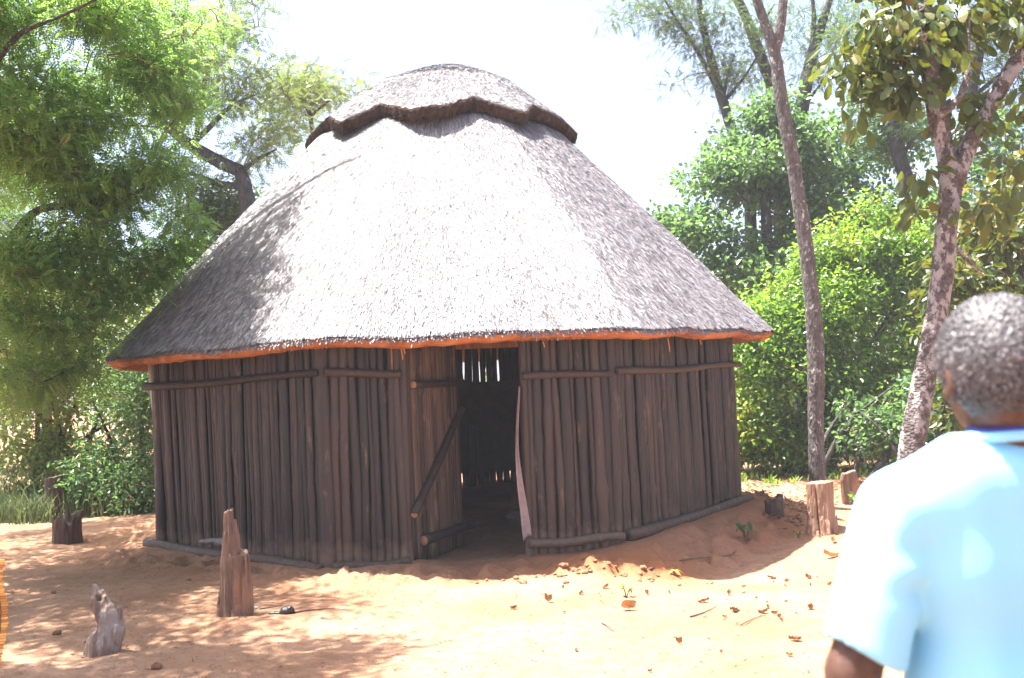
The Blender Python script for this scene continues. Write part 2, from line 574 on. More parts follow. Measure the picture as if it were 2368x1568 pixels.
MAT['eye'] = simple('eye_white', (0.7, 0.66, 0.6), 0.2, 0.5)
MAT['cloth'] = simple('faded_pink_hide', (0.27, 0.19, 0.18), 0.75, 0.3, 12, 0.7, (0.38, 0.30, 0.29))
MAT['reed'] = m_wood('orange_reed', (0.45, 0.20, 0.035), (0.85, 0.47, 0.12), stretch=1, scale=9, rnd_amt=0.9, spec=0.3)
MAT['cord'] = simple('dark_cord', (0.05, 0.03, 0.02), 0.8, 0.2)
MAT['blackbag'] = simple('black_plastic', (0.012, 0.012, 0.014), 0.35, 0.5, 60, 0.8, (0.02, 0.02, 0.024))
MAT['palebag'] = simple('grey_clear_plastic', (0.13, 0.115, 0.105), 0.3, 0.5, 40, 0.8, (0.2, 0.185, 0.175))
MAT['peel'] = simple('yellow_peel', (0.62, 0.42, 0.03), 0.5, 0.4, 30, 0.4, (0.5, 0.3, 0.04))
MAT['husk'] = simple('brown_husk', (0.16, 0.08, 0.025), 0.7, 0.3, 40, 0.6, (0.26, 0.15, 0.05))
MAT['clod'] = simple('earth_clod', (0.12, 0.06, 0.035), 0.95, 0.1, 40, 1.0, (0.26, 0.13, 0.07))
MAT['pebble'] = simple('pale_pebble', (0.5, 0.5, 0.52), 0.7, 0.3, 30, 0.3, (0.62, 0.62, 0.62))
MAT['concrete'] = simple('pale_grey_post', (0.33, 0.31, 0.30), 0.85, 0.2, 25, 0.4, (0.44, 0.42, 0.41))
MAT['sack'] = simple('brown_sack', (0.10, 0.055, 0.035), 0.9, 0.1, 18, 0.8, (0.16, 0.09, 0.06))
MAT['palecloth'] = simple('pale_grey_cloth', (0.12, 0.11, 0.105), 0.9, 0.1, 14, 0.8, (0.2, 0.19, 0.18))
# ------------------------------------------------------------------ hut plan (regular octagon)
PHI = R(8)
S = 2.71
A_PT = np.array([-1.754, 9.5])
corners = [A_PT.copy()]
fdir, fnorm = [], []
for k in range(8):
    a = PHI + k * R(45)
    d_ = np.array([math.cos(a), math.sin(a)])
    fdir.append(d_)
    fnorm.append(np.array([d_[1], -d_[0]]))
    corners.append(corners[-1] + d_ * S)
CEN = np.mean(corners[:8], axis=0)
APO = S * 1.2071
Z_BASE = [0.06, 0.13, 0.20, 0.18, 0.15, 0.15, 0.15, 0.12]     # plinth height at each corner

def oct_dist(x, y):
    rx, ry = x - CEN[0], y - CEN[1]
    d_ = np.full(np.shape(x), -1e9)
    for nrm in fnorm:
        d_ = np.maximum(d_, rx * nrm[0] + ry * nrm[1])
    return d_ - APO

def plinth_h(x, y):
    ang = np.arctan2(y - CEN[1], x - CEN[0])
    base = math.atan2(corners[0][1] - CEN[1], corners[0][0] - CEN[0])
    t = np.mod(ang - base, 2 * np.pi) / R(45)
    i = np.floor(t).astype(int) % 8
    f = t - np.floor(t)
    zb = np.array(Z_BASE)
    return zb[i] * (1 - f) + zb[(i + 1) % 8] * f

def ground_h(x, y):
    x = np.asarray(x, float); y = np.asarray(y, float)
    p2 = np.stack([x, y, np.zeros_like(x)], -1)
    base = 0.05 * vnoise(p2 * 0.45, 3) + 0.018 * vnoise(p2 * 1.7, 4)
    low = -0.13 * sstep(0.6, 1.8, x) * (1 - 0.75 * sstep(2.4, 3.3, x)) * sstep(7.6, 9.3, y) * (1 - sstep(17, 21, y))
    base = base * sstep(0.0, 3.0, np.abs(x) + np.abs(y - 3)) + low
    d_ = oct_dist(x, y)
    wd = 0.78 + 0.30 * sstep(0.5, 2.0, x) + 0.22 * vnoise(p2 * 1.6, 8)
    ph = plinth_h(x, y)
    # the doorway is worn down
    door = np.exp(-((x + 0.42) / 0.42) ** 2) * (y < CEN[1])
    ph = ph * (1 - door) + 0.015 * door
    near_b = np.exp(-((x - 0.45) / 0.5) ** 2) * (y < CEN[1])
    ph = ph - 0.06 * near_b
    k = 1 - sstep(0.18, 0.92, d_ / wd)
    h = base * (1 - k) + ph * k
    # crumbled earth bank to the right of the doorway
    bank = np.exp(-((x - 0.66) / 0.52) ** 2 - ((y - 9.10 - .12 * (x - .6)) / 0.26) ** 2)
    bank2 = np.exp(-((x + 1.15) / 0.55) ** 2 - ((y - 8.9) / 0.25) ** 2)
    nb = fbm(p2 * 8.5, 4, 21)
    h = h + bank * (0.05 + 0.075 * nb) + bank2 * (0.02 + 0.06 * nb)
    slope = k * (1 - k) * 4
    h = h + slope * (0.07 * fbm(p2 * 6.5, 4, 31) - 0.04 * np.abs(vnoise(p2 * 11.0, 33)))
    # shallow scuffs and footprints
    h = h + 0.010 * vnoise(p2 * 5.5, 41) + 0.0045 * vnoise(p2 * 14.0, 42) + 0.0025 * vnoise(p2 * 31.0, 43)
    # soil heaped round the cut stump and the slim trunk
    for (cx, cy, r_, a_) in ((3.30, 11.0, 0.30, 0.10), (3.72, 12.5, 0.3, 0.06), (-2.08, 7.55, 0.3, 0.02)):
        h = h + a_ * np.exp(-((x - cx) ** 2 + (y - cy) ** 2) / r_ ** 2)
    inside = d_ < -0.05
    h = np.where(inside, 0.02 + 0.006 * vnoise(p2 * 3, 5), h)
    return h

# ground: one sheet to the horizon, fine where it is seen close
def axis_pts(a, b, step, far, growth=1.22):
    mid = np.arange(a, b + step / 2, step)
    s, lo = step, [a]
    while lo[-1] > -far:
        s *= growth; lo.append(lo[-1] - s)
    s, hi = step, [b]
    while hi[-1] < far:
        s *= growth; hi.append(hi[-1] + s)
    return np.concatenate([np.array(lo[:0:-1]), mid, np.array(hi[1:])])

gx = axis_pts(-5.2, 5.2, 0.03, 160)
gy = axis_pts(4.6, 12.6, 0.03, 160)
X, Y = np.meshgrid(gx, gy, indexing='ij')
Z = ground_h(X, Y)
red = np.clip(0.9 * np.exp(-((X - 0.85) / 0.55) ** 2 - ((Y - 9.15) / 0.35) ** 2) + 0.5 * sstep(0.0, 0.5, 1 - np.abs(oct_dist(X, Y) - 0.45) / 0.6) * (0.45 + 0.55 * sstep(-1.6, 0.3, X)), 0, 0.85)
mb = MB()
nx, ny = X.shape
i = (np.arange(nx - 1)[:, None] * ny + np.arange(ny - 1)[None, :]).reshape(-1)
mb.add(np.stack([X, Y, Z], -1).reshape(-1, 3), np.stack([i, i + ny, i + ny + 1, i + 1], 1), red.reshape(-1))
ground = mb.build('ground', MAT['sand'], origin=(0, 0, 0))
tag(ground, 'orange brown sandy ground in front of the thatched hut', 'ground', kind='structure')

# ------------------------------------------------------------------ the hut
hut = thing('thatched_hut', (CEN[0], CEN[1], 0.0), 'dark pole walled hut with a grey thatched roof and open door', 'hut')

def facet_pt(k, t, off=0.0):
    p = corners[k] + fdir[k] * t + fnorm[k] * off
    return p

def pole_path(x, y, z0, z1, wob, sd, n=19):
    zz = np.linspace(z0, z1, n)
    r_ = np.random.default_rng(sd)
    ph = r_.uniform(0, 6.28, 4)
    fr = r_.uniform(0.8, 2.4, 4)
    px = x + wob * (np.sin(zz * fr[0] + ph[0]) + 0.5 * np.sin(zz * fr[1] * 2 + ph[1]))
    py = y + 0.4 * wob * (np.sin(zz * fr[2] + ph[2]))
    return np.stack([px, py, zz], 1)

def wall_facet(k, spans, pitch, wobs=0.006, lean=0.0, z1=2.22, gap=False, sd=0, name='wall'):
    mb = MB()
    r_ = np.random.default_rng(100 + k + sd)
    for (ta, tb) in spans:
        t = ta
        while t < tb:
            wv = pitch * r_.choice([0.7, 0.85, 0.95, 1.0, 1.1, 1.3])  * r_.uniform(0.92, 1.08)
            rad = wv * (0.60 if not gap else 0.50)
            tc = t + wv / 2
            if tc + rad * 0.7 > tb: 
                tc = tb - rad * 0.8
            p = facet_pt(k, tc, r_.uniform(-0.022, 0.022))
            zb = min(float(ground_h(np.array([p[0] + fnorm[k][0] * .12]), np.array([p[1] + fnorm[k][1] * .12]))[0]), 0.2) - 0.10
            path = pole_path(p[0], p[1], zb, z1, wobs if not gap else 0.014, int(r_.integers(1e6)))
            path[:, 0] += lean * max(0, 1 - tc / 1.6) * (1 - path[:, 2] / 2.2)
            rr = rad * np.linspace(1.06, 0.9, 19) * (1 + 0.06 * np.sin(np.linspace(0, r_.uniform(4, 9), 19) + r_.uniform(0, 6)))
            for _ in range(int(r_.integers(0, 4))):
                rr[int(r_.integers(1, 18))] *= r_.uniform(1.08, 1.3)   # knots
            add_tube(mb, path, rr, 11, float(r_.uniform(0, 1)), lump=0.08, lumpf=15, seed=k)
            t += wv
    return mb.build(name, MAT['pole'], hut)

DOOR_A, DOOR_B = 0.755, 1.86
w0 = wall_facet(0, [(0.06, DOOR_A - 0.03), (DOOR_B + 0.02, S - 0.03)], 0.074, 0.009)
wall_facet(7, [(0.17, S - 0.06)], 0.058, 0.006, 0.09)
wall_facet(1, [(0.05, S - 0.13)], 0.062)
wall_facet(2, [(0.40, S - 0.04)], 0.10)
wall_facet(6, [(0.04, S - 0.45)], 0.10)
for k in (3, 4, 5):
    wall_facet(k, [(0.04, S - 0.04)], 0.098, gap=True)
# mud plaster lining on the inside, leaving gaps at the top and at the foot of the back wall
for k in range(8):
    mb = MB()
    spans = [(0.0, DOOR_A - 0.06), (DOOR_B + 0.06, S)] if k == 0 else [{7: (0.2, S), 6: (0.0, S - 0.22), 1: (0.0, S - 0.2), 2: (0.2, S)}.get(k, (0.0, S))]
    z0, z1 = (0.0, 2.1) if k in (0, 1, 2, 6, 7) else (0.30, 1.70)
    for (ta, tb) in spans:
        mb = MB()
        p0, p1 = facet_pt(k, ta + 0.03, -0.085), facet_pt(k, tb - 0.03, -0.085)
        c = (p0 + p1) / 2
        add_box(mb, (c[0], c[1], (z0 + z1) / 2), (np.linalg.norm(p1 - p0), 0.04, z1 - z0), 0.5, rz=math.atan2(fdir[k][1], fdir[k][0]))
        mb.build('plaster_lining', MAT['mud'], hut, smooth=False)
# corner posts
for k in range(8):
    mb = MB()
    c = corners[k] + (CEN - corners[k]) * 0.004
    if k == 7: c = c + fdir[7] * 0.15
    if k == 2: c = c - fdir[1] * 0.10
    rad = 0.075 if k == 0 else 0.055
    add_tube(mb, pole_path(c[0], c[1], -0.15, 2.22, 0.006, 900 + k), np.linspace(rad * 1.08, rad * 0.9, 19), 12, 0.55, lump=0.08, lumpf=6, seed=k)
    mb.build('corner_post', MAT['pole'], hut)
# door posts
for t in (DOOR_A - 0.02, DOOR_B + 0.0):
    mb = MB()
    p = facet_pt(0, t, 0.0)
    add_tube(mb, pole_path(p[0], p[1], -0.1, 2.25, 0.004, 77), np.linspace(0.047, 0.042, 19), 10, 0.7, lump=0.05)
    mb.build('door_post', MAT['pole'], hut)
mb = MB()
p0, p1 = facet_pt(0, DOOR_A - 0.05, -0.07), facet_pt(0, DOOR_B + 0.05, -0.07)
add_tube(mb, [(*p0, 2.13), (*((p0 + p1) / 2), 2.14), (*p1, 2.13)], 0.045, 9, 0.2)
mb.build('lintel', MAT['pole'], hut)

def rail(name, k, t0, z0, t1, z1, off, rad, sd, mt='rail', sag=0.012):
    mb = MB()
    n = 14
    tt = np.linspace(t0, t1, n)
    r_ = np.random.default_rng(sd)
    zz = np.linspace(z0, z1, n) + sag * np.sin(np.linspace(0, math.pi * r_.uniform(1, 2.5), n) + r_.uniform(0, 3))
    P = np.array([[*facet_pt(k, t, off + 0.006 * math.sin(3 * t + sd)), z] for t, z in zip(tt, zz)])
    add_tube(mb, P, rad * np.linspace(1.08, 0.92, n), 10, float(r_.uniform(0.2, 0.9)), lump=0.1, lumpf=7, seed=sd)
    return mb.build(name, MAT[mt], hut)

rail('upper_rail', 7, 0.06, 1.785, S + 0.02, 1.815, 0.078, 0.038, 1)
rail('upper_rail', 0, 0.03, 1.815, DOOR_A - 0.04, 1.795, 0.085, 0.038, 2)
rail('upper_rail', 0, DOOR_B - 0.02, 1.705, S - 0.02, 1.715, 0.080, 0.036, 3)
rail('upper_rail', 1, 0.0, 1.715, S - 0.02, 1.755, 0.075, 0.036, 4)
rail('base_log', 7, 0.07, 0.14, S + 0.02, 0.055, 0.115, 0.054, 5, 'log')
rail('base_log', 0, 0.05, 0.06, DOOR_A - 0.01, 0.085, 0.115, 0.042, 6, 'log')
rail('base_log', 0, DOOR_B - 0.03, 0.165, S + 0.03, 0.175, 0.095, 0.042, 7, 'log')
rail('base_log', 1, 0.03, 0.175, S + 0.04, 0.215, 0.10, 0.054, 8, 'log')

# split pale stick standing in the gap by the door post
mb = MB()
p = facet_pt(0, DOOR_A - 0.115, 0.05)
add_tube(mb, [(p[0], p[1], 1.83), (p[0] + 0.003, p[1], 2.2)], 0.009, 6, 0.5)
mb.build('split_stick', MAT['cutwood'], hut)

# door leaf: swung inwards, made of thin sticks with three cross bars
HINGE = facet_pt(0, DOOR_A + 0.02, -0.01)
da = PHI + R(59)
dd = np.array([math.cos(da), math.sin(da)])
dn = np.array([dd[1], -dd[0]])
DW = 1.0
mb = MB()
r_ = np.random.default_rng(5)
t = -0.02
while t < DW:
    wv = r_.uniform(0.026, 0.044)
    p = HINGE + dd * (t + wv / 2) + dn * r_.uniform(-0.006, 0.006)
    path = pole_path(p[0], p[1], 0.035 + r_.uniform(0, 0.02), 2.09, 0.004, int(r_.integers(1e6)))
    add_tube(mb, path, wv * 0.56 * np.linspace(1.08, 0.92, 19), 8, float(r_.uniform(0, 1)), lump=0.08, lumpf=12)
    t += wv
door = mb.build('door', MAT['door'], hut)
def dbar(t0, z0, t1, z1, rad, off=0.05):
    mb = MB()
    n = 9
    tt, zz = np.linspace(t0, t1, n), np.linspace(z0, z1, n)
    P = np.array([[*(HINGE + dd * a + dn * (off + 0.008 * math.sin(5 * a))), b] for a, b in zip(tt, zz)])
    add_tube(mb, P, rad * np.linspace(1.06, 0.95, n), 10, 0.45, lump=0.08, lumpf=8)
    # pale sawn end facing the front
    e = P[0] - np.array([*(dd * 0.003), 0])
    add_tube(mb, [e, P[0]], [rad * 0.9, rad * 0.95], 10, 0.5, mat=1)
    return mb.build('door_bar', [MAT['rail'], MAT['cutwood']], door)
dbar(0.02, 1.68, 1.08, 1.685, 0.038)
dbar(-0.05, 0.50, 1.04, 1.42, 0.040)
dbar(0.10, 0.235, 1.16, 0.235, 0.047)

# ------------------------------------------------------------------ thatch
RC = CEN + np.array([0.03, 0.0])
def eave_r(th):
    """roof outline: a circle drawn towards the octagon below it"""
    base = math.atan2(corners[0][1] - CEN[1], corners[0][0] - CEN[0])
    a = np.mod(th - base, R(45)) - R(22.5)
    octr = (APO + 0.42) / np.cos(a)
    r_ = 0.45 * 3.97 + 0.55 * octr
    r_ = r_ + 0.02 * np.sin(7 * th + 1.0) + 0.012 * np.sin(17 * th)
    return r_ 

def roof_prof(u):
    """u 0 at the eave .. 1 at the top: fraction of eave radius, height"""
    r_ = np.interp(u, [0, 0.12, 0.36, 0.70, 1.0], [1.0, 0.889, 0.688, 0.392, 0.06])
    z_ = np.interp(u, [0, 0.12, 0.36, 0.70, 1.0], [2.11, 2.575, 3.45, 4.66, 5.50])
    return r_, z_

def roof_pt(th, u):
    fr, z = roof_prof(u)
    er = eave_r(th)
    rr = fr * (er * (1 - 0.6 * u) + 3.97 * 0.6 * u)
    x = RC[0] + 0.04 * u + rr * np.cos(th); y = RC[1] + rr * np.sin(th)
    p = np.stack([x, y, z + 0 * x], -1)
    bump_ = 0.016 * vnoise(p * 1.9, 60) + 0.008 * vnoise(p * 7, 61)
    z = z + bump_ + 0.018 * np.exp(-u * 30) * vnoise(np.stack([th * 9, 0 * th, 0 * th], -1), 9)
    # tilt of the eave seen in the photograph: lower to the left
    z = z + (1 - u) * 0.018 * (x - RC[0]) / 4
    return np.stack([x, y, z], -1)

# ridge cap edge: scalloped, measured round from the front (right positive)
SC_A = np.array([-180, -140, -120, -92, -84, -50.0, -35, -22, -7, 6, 18, 34, 36, 46, 90, 100, 125, 150, 180])
SC_S = np.array([0.05, 0.30, 0.06, 0.10, 0.12, 0.02, 0.24, 0.03, 0.22, 0.16, 0.0, 0.20, 0.21, 0.01, 0.12, 0.05, 0.28, 0.06, 0.05])
def cap_edge(th):
    deg = np.degrees(np.mod(th + np.pi / 2 + np.pi, 2 * np.pi) - np.pi)
    return 1.35 * np.interp(deg, SC_A, SC_S) + 0.013 * vnoise(np.stack([th * 38, 0 * th, 0 * th], -1), 15) + 0.008 * vnoise(np.stack([th * 110, 0 * th, 0 * th], -1), 16)

CAPC = RC + np.array([0.06, 0.0])
def cap_prof(s):
    """s metres measured down the slope from the top"""
    ss = np.array([0, 0.2, 0.42, 0.98, 1.5, 2.08, 2.6])
    rr = np.array([0.0, 0.20, 0.41, 0.90, 1.30, 1.74, 2.13])
    zz = np.array([5.63, 5.62, 5.57, 5.35, 5.05, 4.69, 4.35])
    return np.interp(s, ss, rr), np.interp(s, ss, zz)

CAP_S0 = 1.79
def cap_pt(th, v, drop=0.0):
    """v 0 top .. 1 edge"""
    smax = CAP_S0 + cap_edge(th)
    s = v * smax
    r_, z = cap_prof(s)
    # eight soft hips
    base = math.atan2(corners[0][1] - CEN[1], corners[0][0] - CEN[0]) + R(14)
    a = np.mod(th - base, R(45)) - R(22.5)
    r_ = r_ * (0.5 + 0.5 * (0.985 / np.cos(a)) )
    x = CAPC[0] + 0.12 * (1 - v) + r_ * np.cos(th); y = CAPC[1] + r_ * np.sin(th)
    p = np.stack([x, y, z + 0 * x], -1)
    z = z + 0.012 * vnoise(p * 3, 66) + 0.006 * vnoise(p * 9, 67) - drop
    return np.stack([x, y, z], -1)

def grid_faces(na, nb, wrap=True):
    a = np.arange(na if wrap else na - 1)[:, None]
    b = np.arange(nb - 1)[None, :]
    a2 = (a + 1) % na
    return np.stack([a * nb + b, a2 * nb + b, a2 * nb + b + 1, a * nb + b + 1], -1).reshape(-1, 4)

def strands(ptfn, th, u, du_len, width, lift, rg, taper=0.75, side=0.10):
    """straws lying down the slope: each a thin raised strip"""
    eps = 0.004
    p = ptfn(th, u)
    pu = ptfn(th, u + eps); pt = ptfn(th + eps, u)
    down = unit(p - pu)
    across = unit(pt - p)
    nrm = unit(np.cross(across, down)); nrm = np.where(nrm[:, 2:] < 0, -nrm, nrm)
    n = len(th)
    yaw = rg.normal(0, side, n)
    d = unit(down * np.cos(yaw)[:, None] + across * np.sin(yaw)[:, None])
    s = np.cross(nrm, d)
    roll = rg.normal(0, 0.30, n)
    s = s * np.cos(roll)[:, None] + nrm * np.sin(roll)[:, None]
    L = du_len * rg.uniform(0.6, 1.4, n); Wd = width * rg.uniform(0.6, 1.5, n)
    l0 = lift * rg.uniform(0.0, 0.5, n); l1 = lift * rg.uniform(0.5, 1.6, n)
    b = p - d * (L / 2)[:, None] + nrm * l0[:, None]
    e = p + d * (L / 2)[:, None] + nrm * l1[:, None]
    V = np.stack([b - s * (Wd / 2)[:, None], b + s * (Wd / 2)[:, None], e + s * (Wd * taper / 2)[:, None], e - s * (Wd * taper / 2)[:, None]], 1)
    F = np.arange(n * 4).reshape(-1, 4)
    return V.reshape(-1, 3), F

def rand_th(n, rg, front=0.8):
    """more straws where the roof faces the yard"""
    k = rg.uniform(0, 1, n) < front
    a = np.where(k, rg.uniform(-115, 115, n), rg.uniform(115, 245, n))
    return np.radians(a) - np.pi / 2

mb = MB()
nth, nu = 260, 60
th = np.linspace(0, 2 * np.pi, nth, endpoint=False)
uu = np.linspace(0, 0.97, nu)
T, U = np.meshgrid(th, uu, indexing='ij')
mb.add(roof_pt(T.ravel(), U.ravel()), grid_faces(nth, nu), np.clip(0.22 + 0.1 * rng.normal(size=T.size), 0, 1))
N_ST = 330000
u_ = 1 - np.sqrt(rng.uniform(0.09, 1, N_ST))
u_ = np.clip(u_, 0.004, 0.9)
th_ = rand_th(N_ST, rng)
V, F = strands(roof_pt, th_, u_, 0.062, 0.0056, 0.008, rng, side=0.13)
def tuft(th, u, rr, ln):
    q = np.stack([th * rr * 34.0, u * ln * 13.0, 0 * th], -1)
    return 0.22 * vnoise(q, 91) + 0.12 * vnoise(q * np.array([2.3, 2.0, 1]), 92) + 0.10 * fbm(np.stack([th * rr * 0.9, u * ln * 0.9, 0 * th], -1), 2, 93)
tone = np.clip(0.56 + tuft(th_, u_, 2.8, 4.0) + rng.normal(0, 0.14, N_ST), 0, 0.985)
tone = np.where(rng.uniform(size=N_ST) < 0.004, 1.0, tone)
mb.add(V, F, np.repeat(tone, 4))
roof = mb.build('thatch_roof', MAT['thatch'], hut, smooth=False)

# butt ends hanging past the eave
mb = MB()
n = 5200
th_ = rand_th(n, rng, 0.85)
p = roof_pt(th_, np.zeros(n))
outd = np.stack([np.cos(th_), np.sin(th_), np.zeros(n)], -1)
d = unit(outd * 0.62 + np.array([0, 0, -0.72]) + rng.normal(0, 0.16, (n, 3)))
L = rng.uniform(0.02, 0.055, n) * np.where(rng.uniform(size=n) < 0.02, 1.7, 1)
s = np.stack([-np.sin(th_), np.cos(th_), np.zeros(n)], -1)
off = rng.uniform(-0.03, 0.012, n)
b = p + np.array([0, 0, 1.0]) * off[:, None] - outd * 0.02
wd = rng.uniform(0.005, 0.012, n)
V = np.stack([b - s * wd[:, None] / 2, b + s * wd[:, None] / 2, b + d * L[:, None] + s * wd[:, None] / 2.5, b + d * L[:, None] - s * wd[:, None] / 2.5], 1)
mb.add(V.reshape(-1, 3), np.arange(n * 4).reshape(-1, 4), np.repeat(rng.uniform(0.1, 0.97, n), 4))
mb.build('straw_ends', MAT['thatch'], roof, smooth=False)

# freshly cut orange underside of the eave: cut face, soffit and fringe
mb = MB()
nth = 320
th = np.linspace(0, 2 * np.pi, nth, endpoint=False)
rows = []
for (dr, dz) in ((-0.012, -0.022), (-0.06, -0.075), (-0.14, -0.088), (-0.50, 0.24), (-0.95, 0.70)):
    p = roof_pt(th, np.zeros(nth))
    c = np.stack([np.cos(th), np.sin(th)], -1)
    q = p.copy()
    jit = 0.010 * vnoise(np.stack([th * 60, 0 * th + dz * 9, 0 * th], -1), 12) if dz < 0 else 0
    q[:, :2] += c * (dr + jit if np.ndim(jit) == 0 else (dr + jit)[:, None])
    q[:, 2] += dz + jit
    rows.append(q)
V = np.stack(rows, 1).reshape(-1, 3)
mb.add(V, grid_faces(nth, len(rows))[:, ::-1], np.clip(0.5 + 0.16 * rng.normal(size=len(V)), 0, 1))
n = 15000
th_ = rand_th(n, rng, 0.9)
f_ = rng.uniform(0, 1, n)
p = roof_pt(th_, np.zeros(n))
outd = np.stack([np.cos(th_), np.sin(th_), np.zeros(n)], -1)
b = p + outd * (-0.012 - 0.12 * f_)[:, None] + np.array([0, 0, 1.0]) * (-0.022 - 0.050 * np.minimum(f_ * 1.9, 1.0))[:, None]
d = unit(outd * 0.5 + np.array([0, 0, -0.85]) + rng.normal(0, 0.28, (n, 3)))
L = rng.uniform(0.012, 0.036, n)
s = np.stack([-np.sin(th_), np.cos(th_), np.zeros(n)], -1)
wd = rng.uniform(0.004, 0.009, n)
b = b - d * 0.01
V = np.stack([b - s * wd[:, None] / 2, b + s * wd[:, None] / 2, b + d * L[:, None] + s * wd[:, None] / 4, b + d * L[:, None] - s * wd[:, None] / 4], 1)
mb.add(V.reshape(-1, 3), np.arange(n * 4).reshape(-1, 4), np.repeat(np.clip(rng.normal(0.55, 0.22, n), 0, 1), 4))
# a few long loose straws
for (px_, Ln) in ((2760, .13), (1590, .10), (1600, .05), (2960, .05), (2200, .05)):
    th0 = -np.pi / 2 + math.asin(((px_ * .578 - 1183) / 2400 * 9.0 - RC[0]) / 3.9)
    p = roof_pt(np.array([th0]), np.array([0.0]))[0]
    q = p + np.array([-math.cos(th0) * .1, -math.sin(th0) * .1, -0.10])
    add_tube(mb, [q, q + np.array([0.01, 0, -Ln * .6]), q + np.array([0.012, 0.0, -Ln])], 0.006, 5, 0.6)
mb.build('eave_underside', MAT['thatch_cut'], roof, smooth=False)

# ridge cap with thick scalloped lip
mb = MB()
nth, nv = 420, 40
th = np.linspace(0, 2 * np.pi, nth, endpoint=False)
vv = np.linspace(0.0, 1.0, nv)
T, V_ = np.meshgrid(th, vv, indexing='ij')
mb.add(cap_pt(T.ravel(), V_.ravel()), grid_faces(nth, nv)[:, ::-1], np.clip(0.22 + 0.1 * rng.normal(size=T.size), 0, 1))
n = 56000
v_ = np.sqrt(rng.uniform(0.004, 0.97, n))
th_ = rand_th(n, rng)
V, F = strands(lambda t, u: cap_pt(t, 1 - u), th_, 1 - v_, 0.058, 0.0058, 0.009, rng, side=0.18)
tone = np.clip(0.55 + tuft(th_, v_, 1.1, 1.9) + rng.normal(0, 0.15, n), 0, 0.985)
mb.add(V, F, np.repeat(tone, 4))
cap = mb.build('ridge_cap', MAT['thatch'], roof, smooth=False)
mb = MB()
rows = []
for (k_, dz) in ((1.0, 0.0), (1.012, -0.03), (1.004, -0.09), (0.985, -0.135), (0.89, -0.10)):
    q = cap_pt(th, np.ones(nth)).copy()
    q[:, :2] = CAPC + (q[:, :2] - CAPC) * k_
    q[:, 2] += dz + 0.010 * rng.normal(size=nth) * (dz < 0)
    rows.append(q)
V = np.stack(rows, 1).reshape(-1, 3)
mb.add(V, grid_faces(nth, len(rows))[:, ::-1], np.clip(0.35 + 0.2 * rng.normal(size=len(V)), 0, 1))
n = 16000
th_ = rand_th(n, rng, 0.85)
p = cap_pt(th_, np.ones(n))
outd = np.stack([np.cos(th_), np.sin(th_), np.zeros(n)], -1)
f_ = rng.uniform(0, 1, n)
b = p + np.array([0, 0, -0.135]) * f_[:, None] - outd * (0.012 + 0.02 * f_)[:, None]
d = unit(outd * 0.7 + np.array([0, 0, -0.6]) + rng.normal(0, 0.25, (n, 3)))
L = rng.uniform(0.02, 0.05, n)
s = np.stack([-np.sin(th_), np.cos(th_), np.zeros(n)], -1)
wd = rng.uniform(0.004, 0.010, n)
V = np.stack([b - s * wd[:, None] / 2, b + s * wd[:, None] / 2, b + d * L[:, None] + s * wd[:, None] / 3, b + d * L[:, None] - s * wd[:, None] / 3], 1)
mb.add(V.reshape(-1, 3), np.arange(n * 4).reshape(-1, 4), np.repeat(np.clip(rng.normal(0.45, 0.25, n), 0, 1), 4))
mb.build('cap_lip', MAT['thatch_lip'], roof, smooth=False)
# ------------------------------------------------------------------ foliage
def rand_unit(n, rg):
    return unit(rg.normal(size=(n, 3)))

def leaves(mb, P, Dr, L, Wd, rg, droop=0.15, fold=0.25, rnd=None, up=0.7):
    """ovate leaves folded along the midrib, two faces each"""
    n = len(P)
    N = unit(rg.normal(0, 1, (n, 3)) * (1 - up) + np.array([0, 0, 1.0]) * up)
    s = unit(np.cross(Dr, N)); N = np.cross(s, Dr)
    L = np.broadcast_to(L, (n,)) * rg.uniform(0.7, 1.25, n)
    Wd = np.broadcast_to(Wd, (n,)) * rg.uniform(0.75, 1.2, n)
    def pt(t, side, h):
        return P + Dr * (L * t)[:, None] + s * (Wd * side)[:, None] + N * (Wd * h - L * droop * t * t)[:, None]
    V = np.stack([pt(0, 0, 0), pt(0.32, 0.46, fold * .5), pt(0.72, 0.40, fold * .4), pt(1, 0, 0), pt(0.72, -0.40, fold * .4), pt(0.32, -0.46, fold * .5)], 1)
    k = np.arange(n)[:, None] * 6
    F = np.concatenate([k + np.array([[0, 1, 2, 3]]), k + np.array([[0, 3, 4, 5]])])
    r_ = rg.uniform(0, 1, n) if rnd is None else rnd
    mb.add(V.reshape(-1, 3), F, np.repeat(r_, 6))

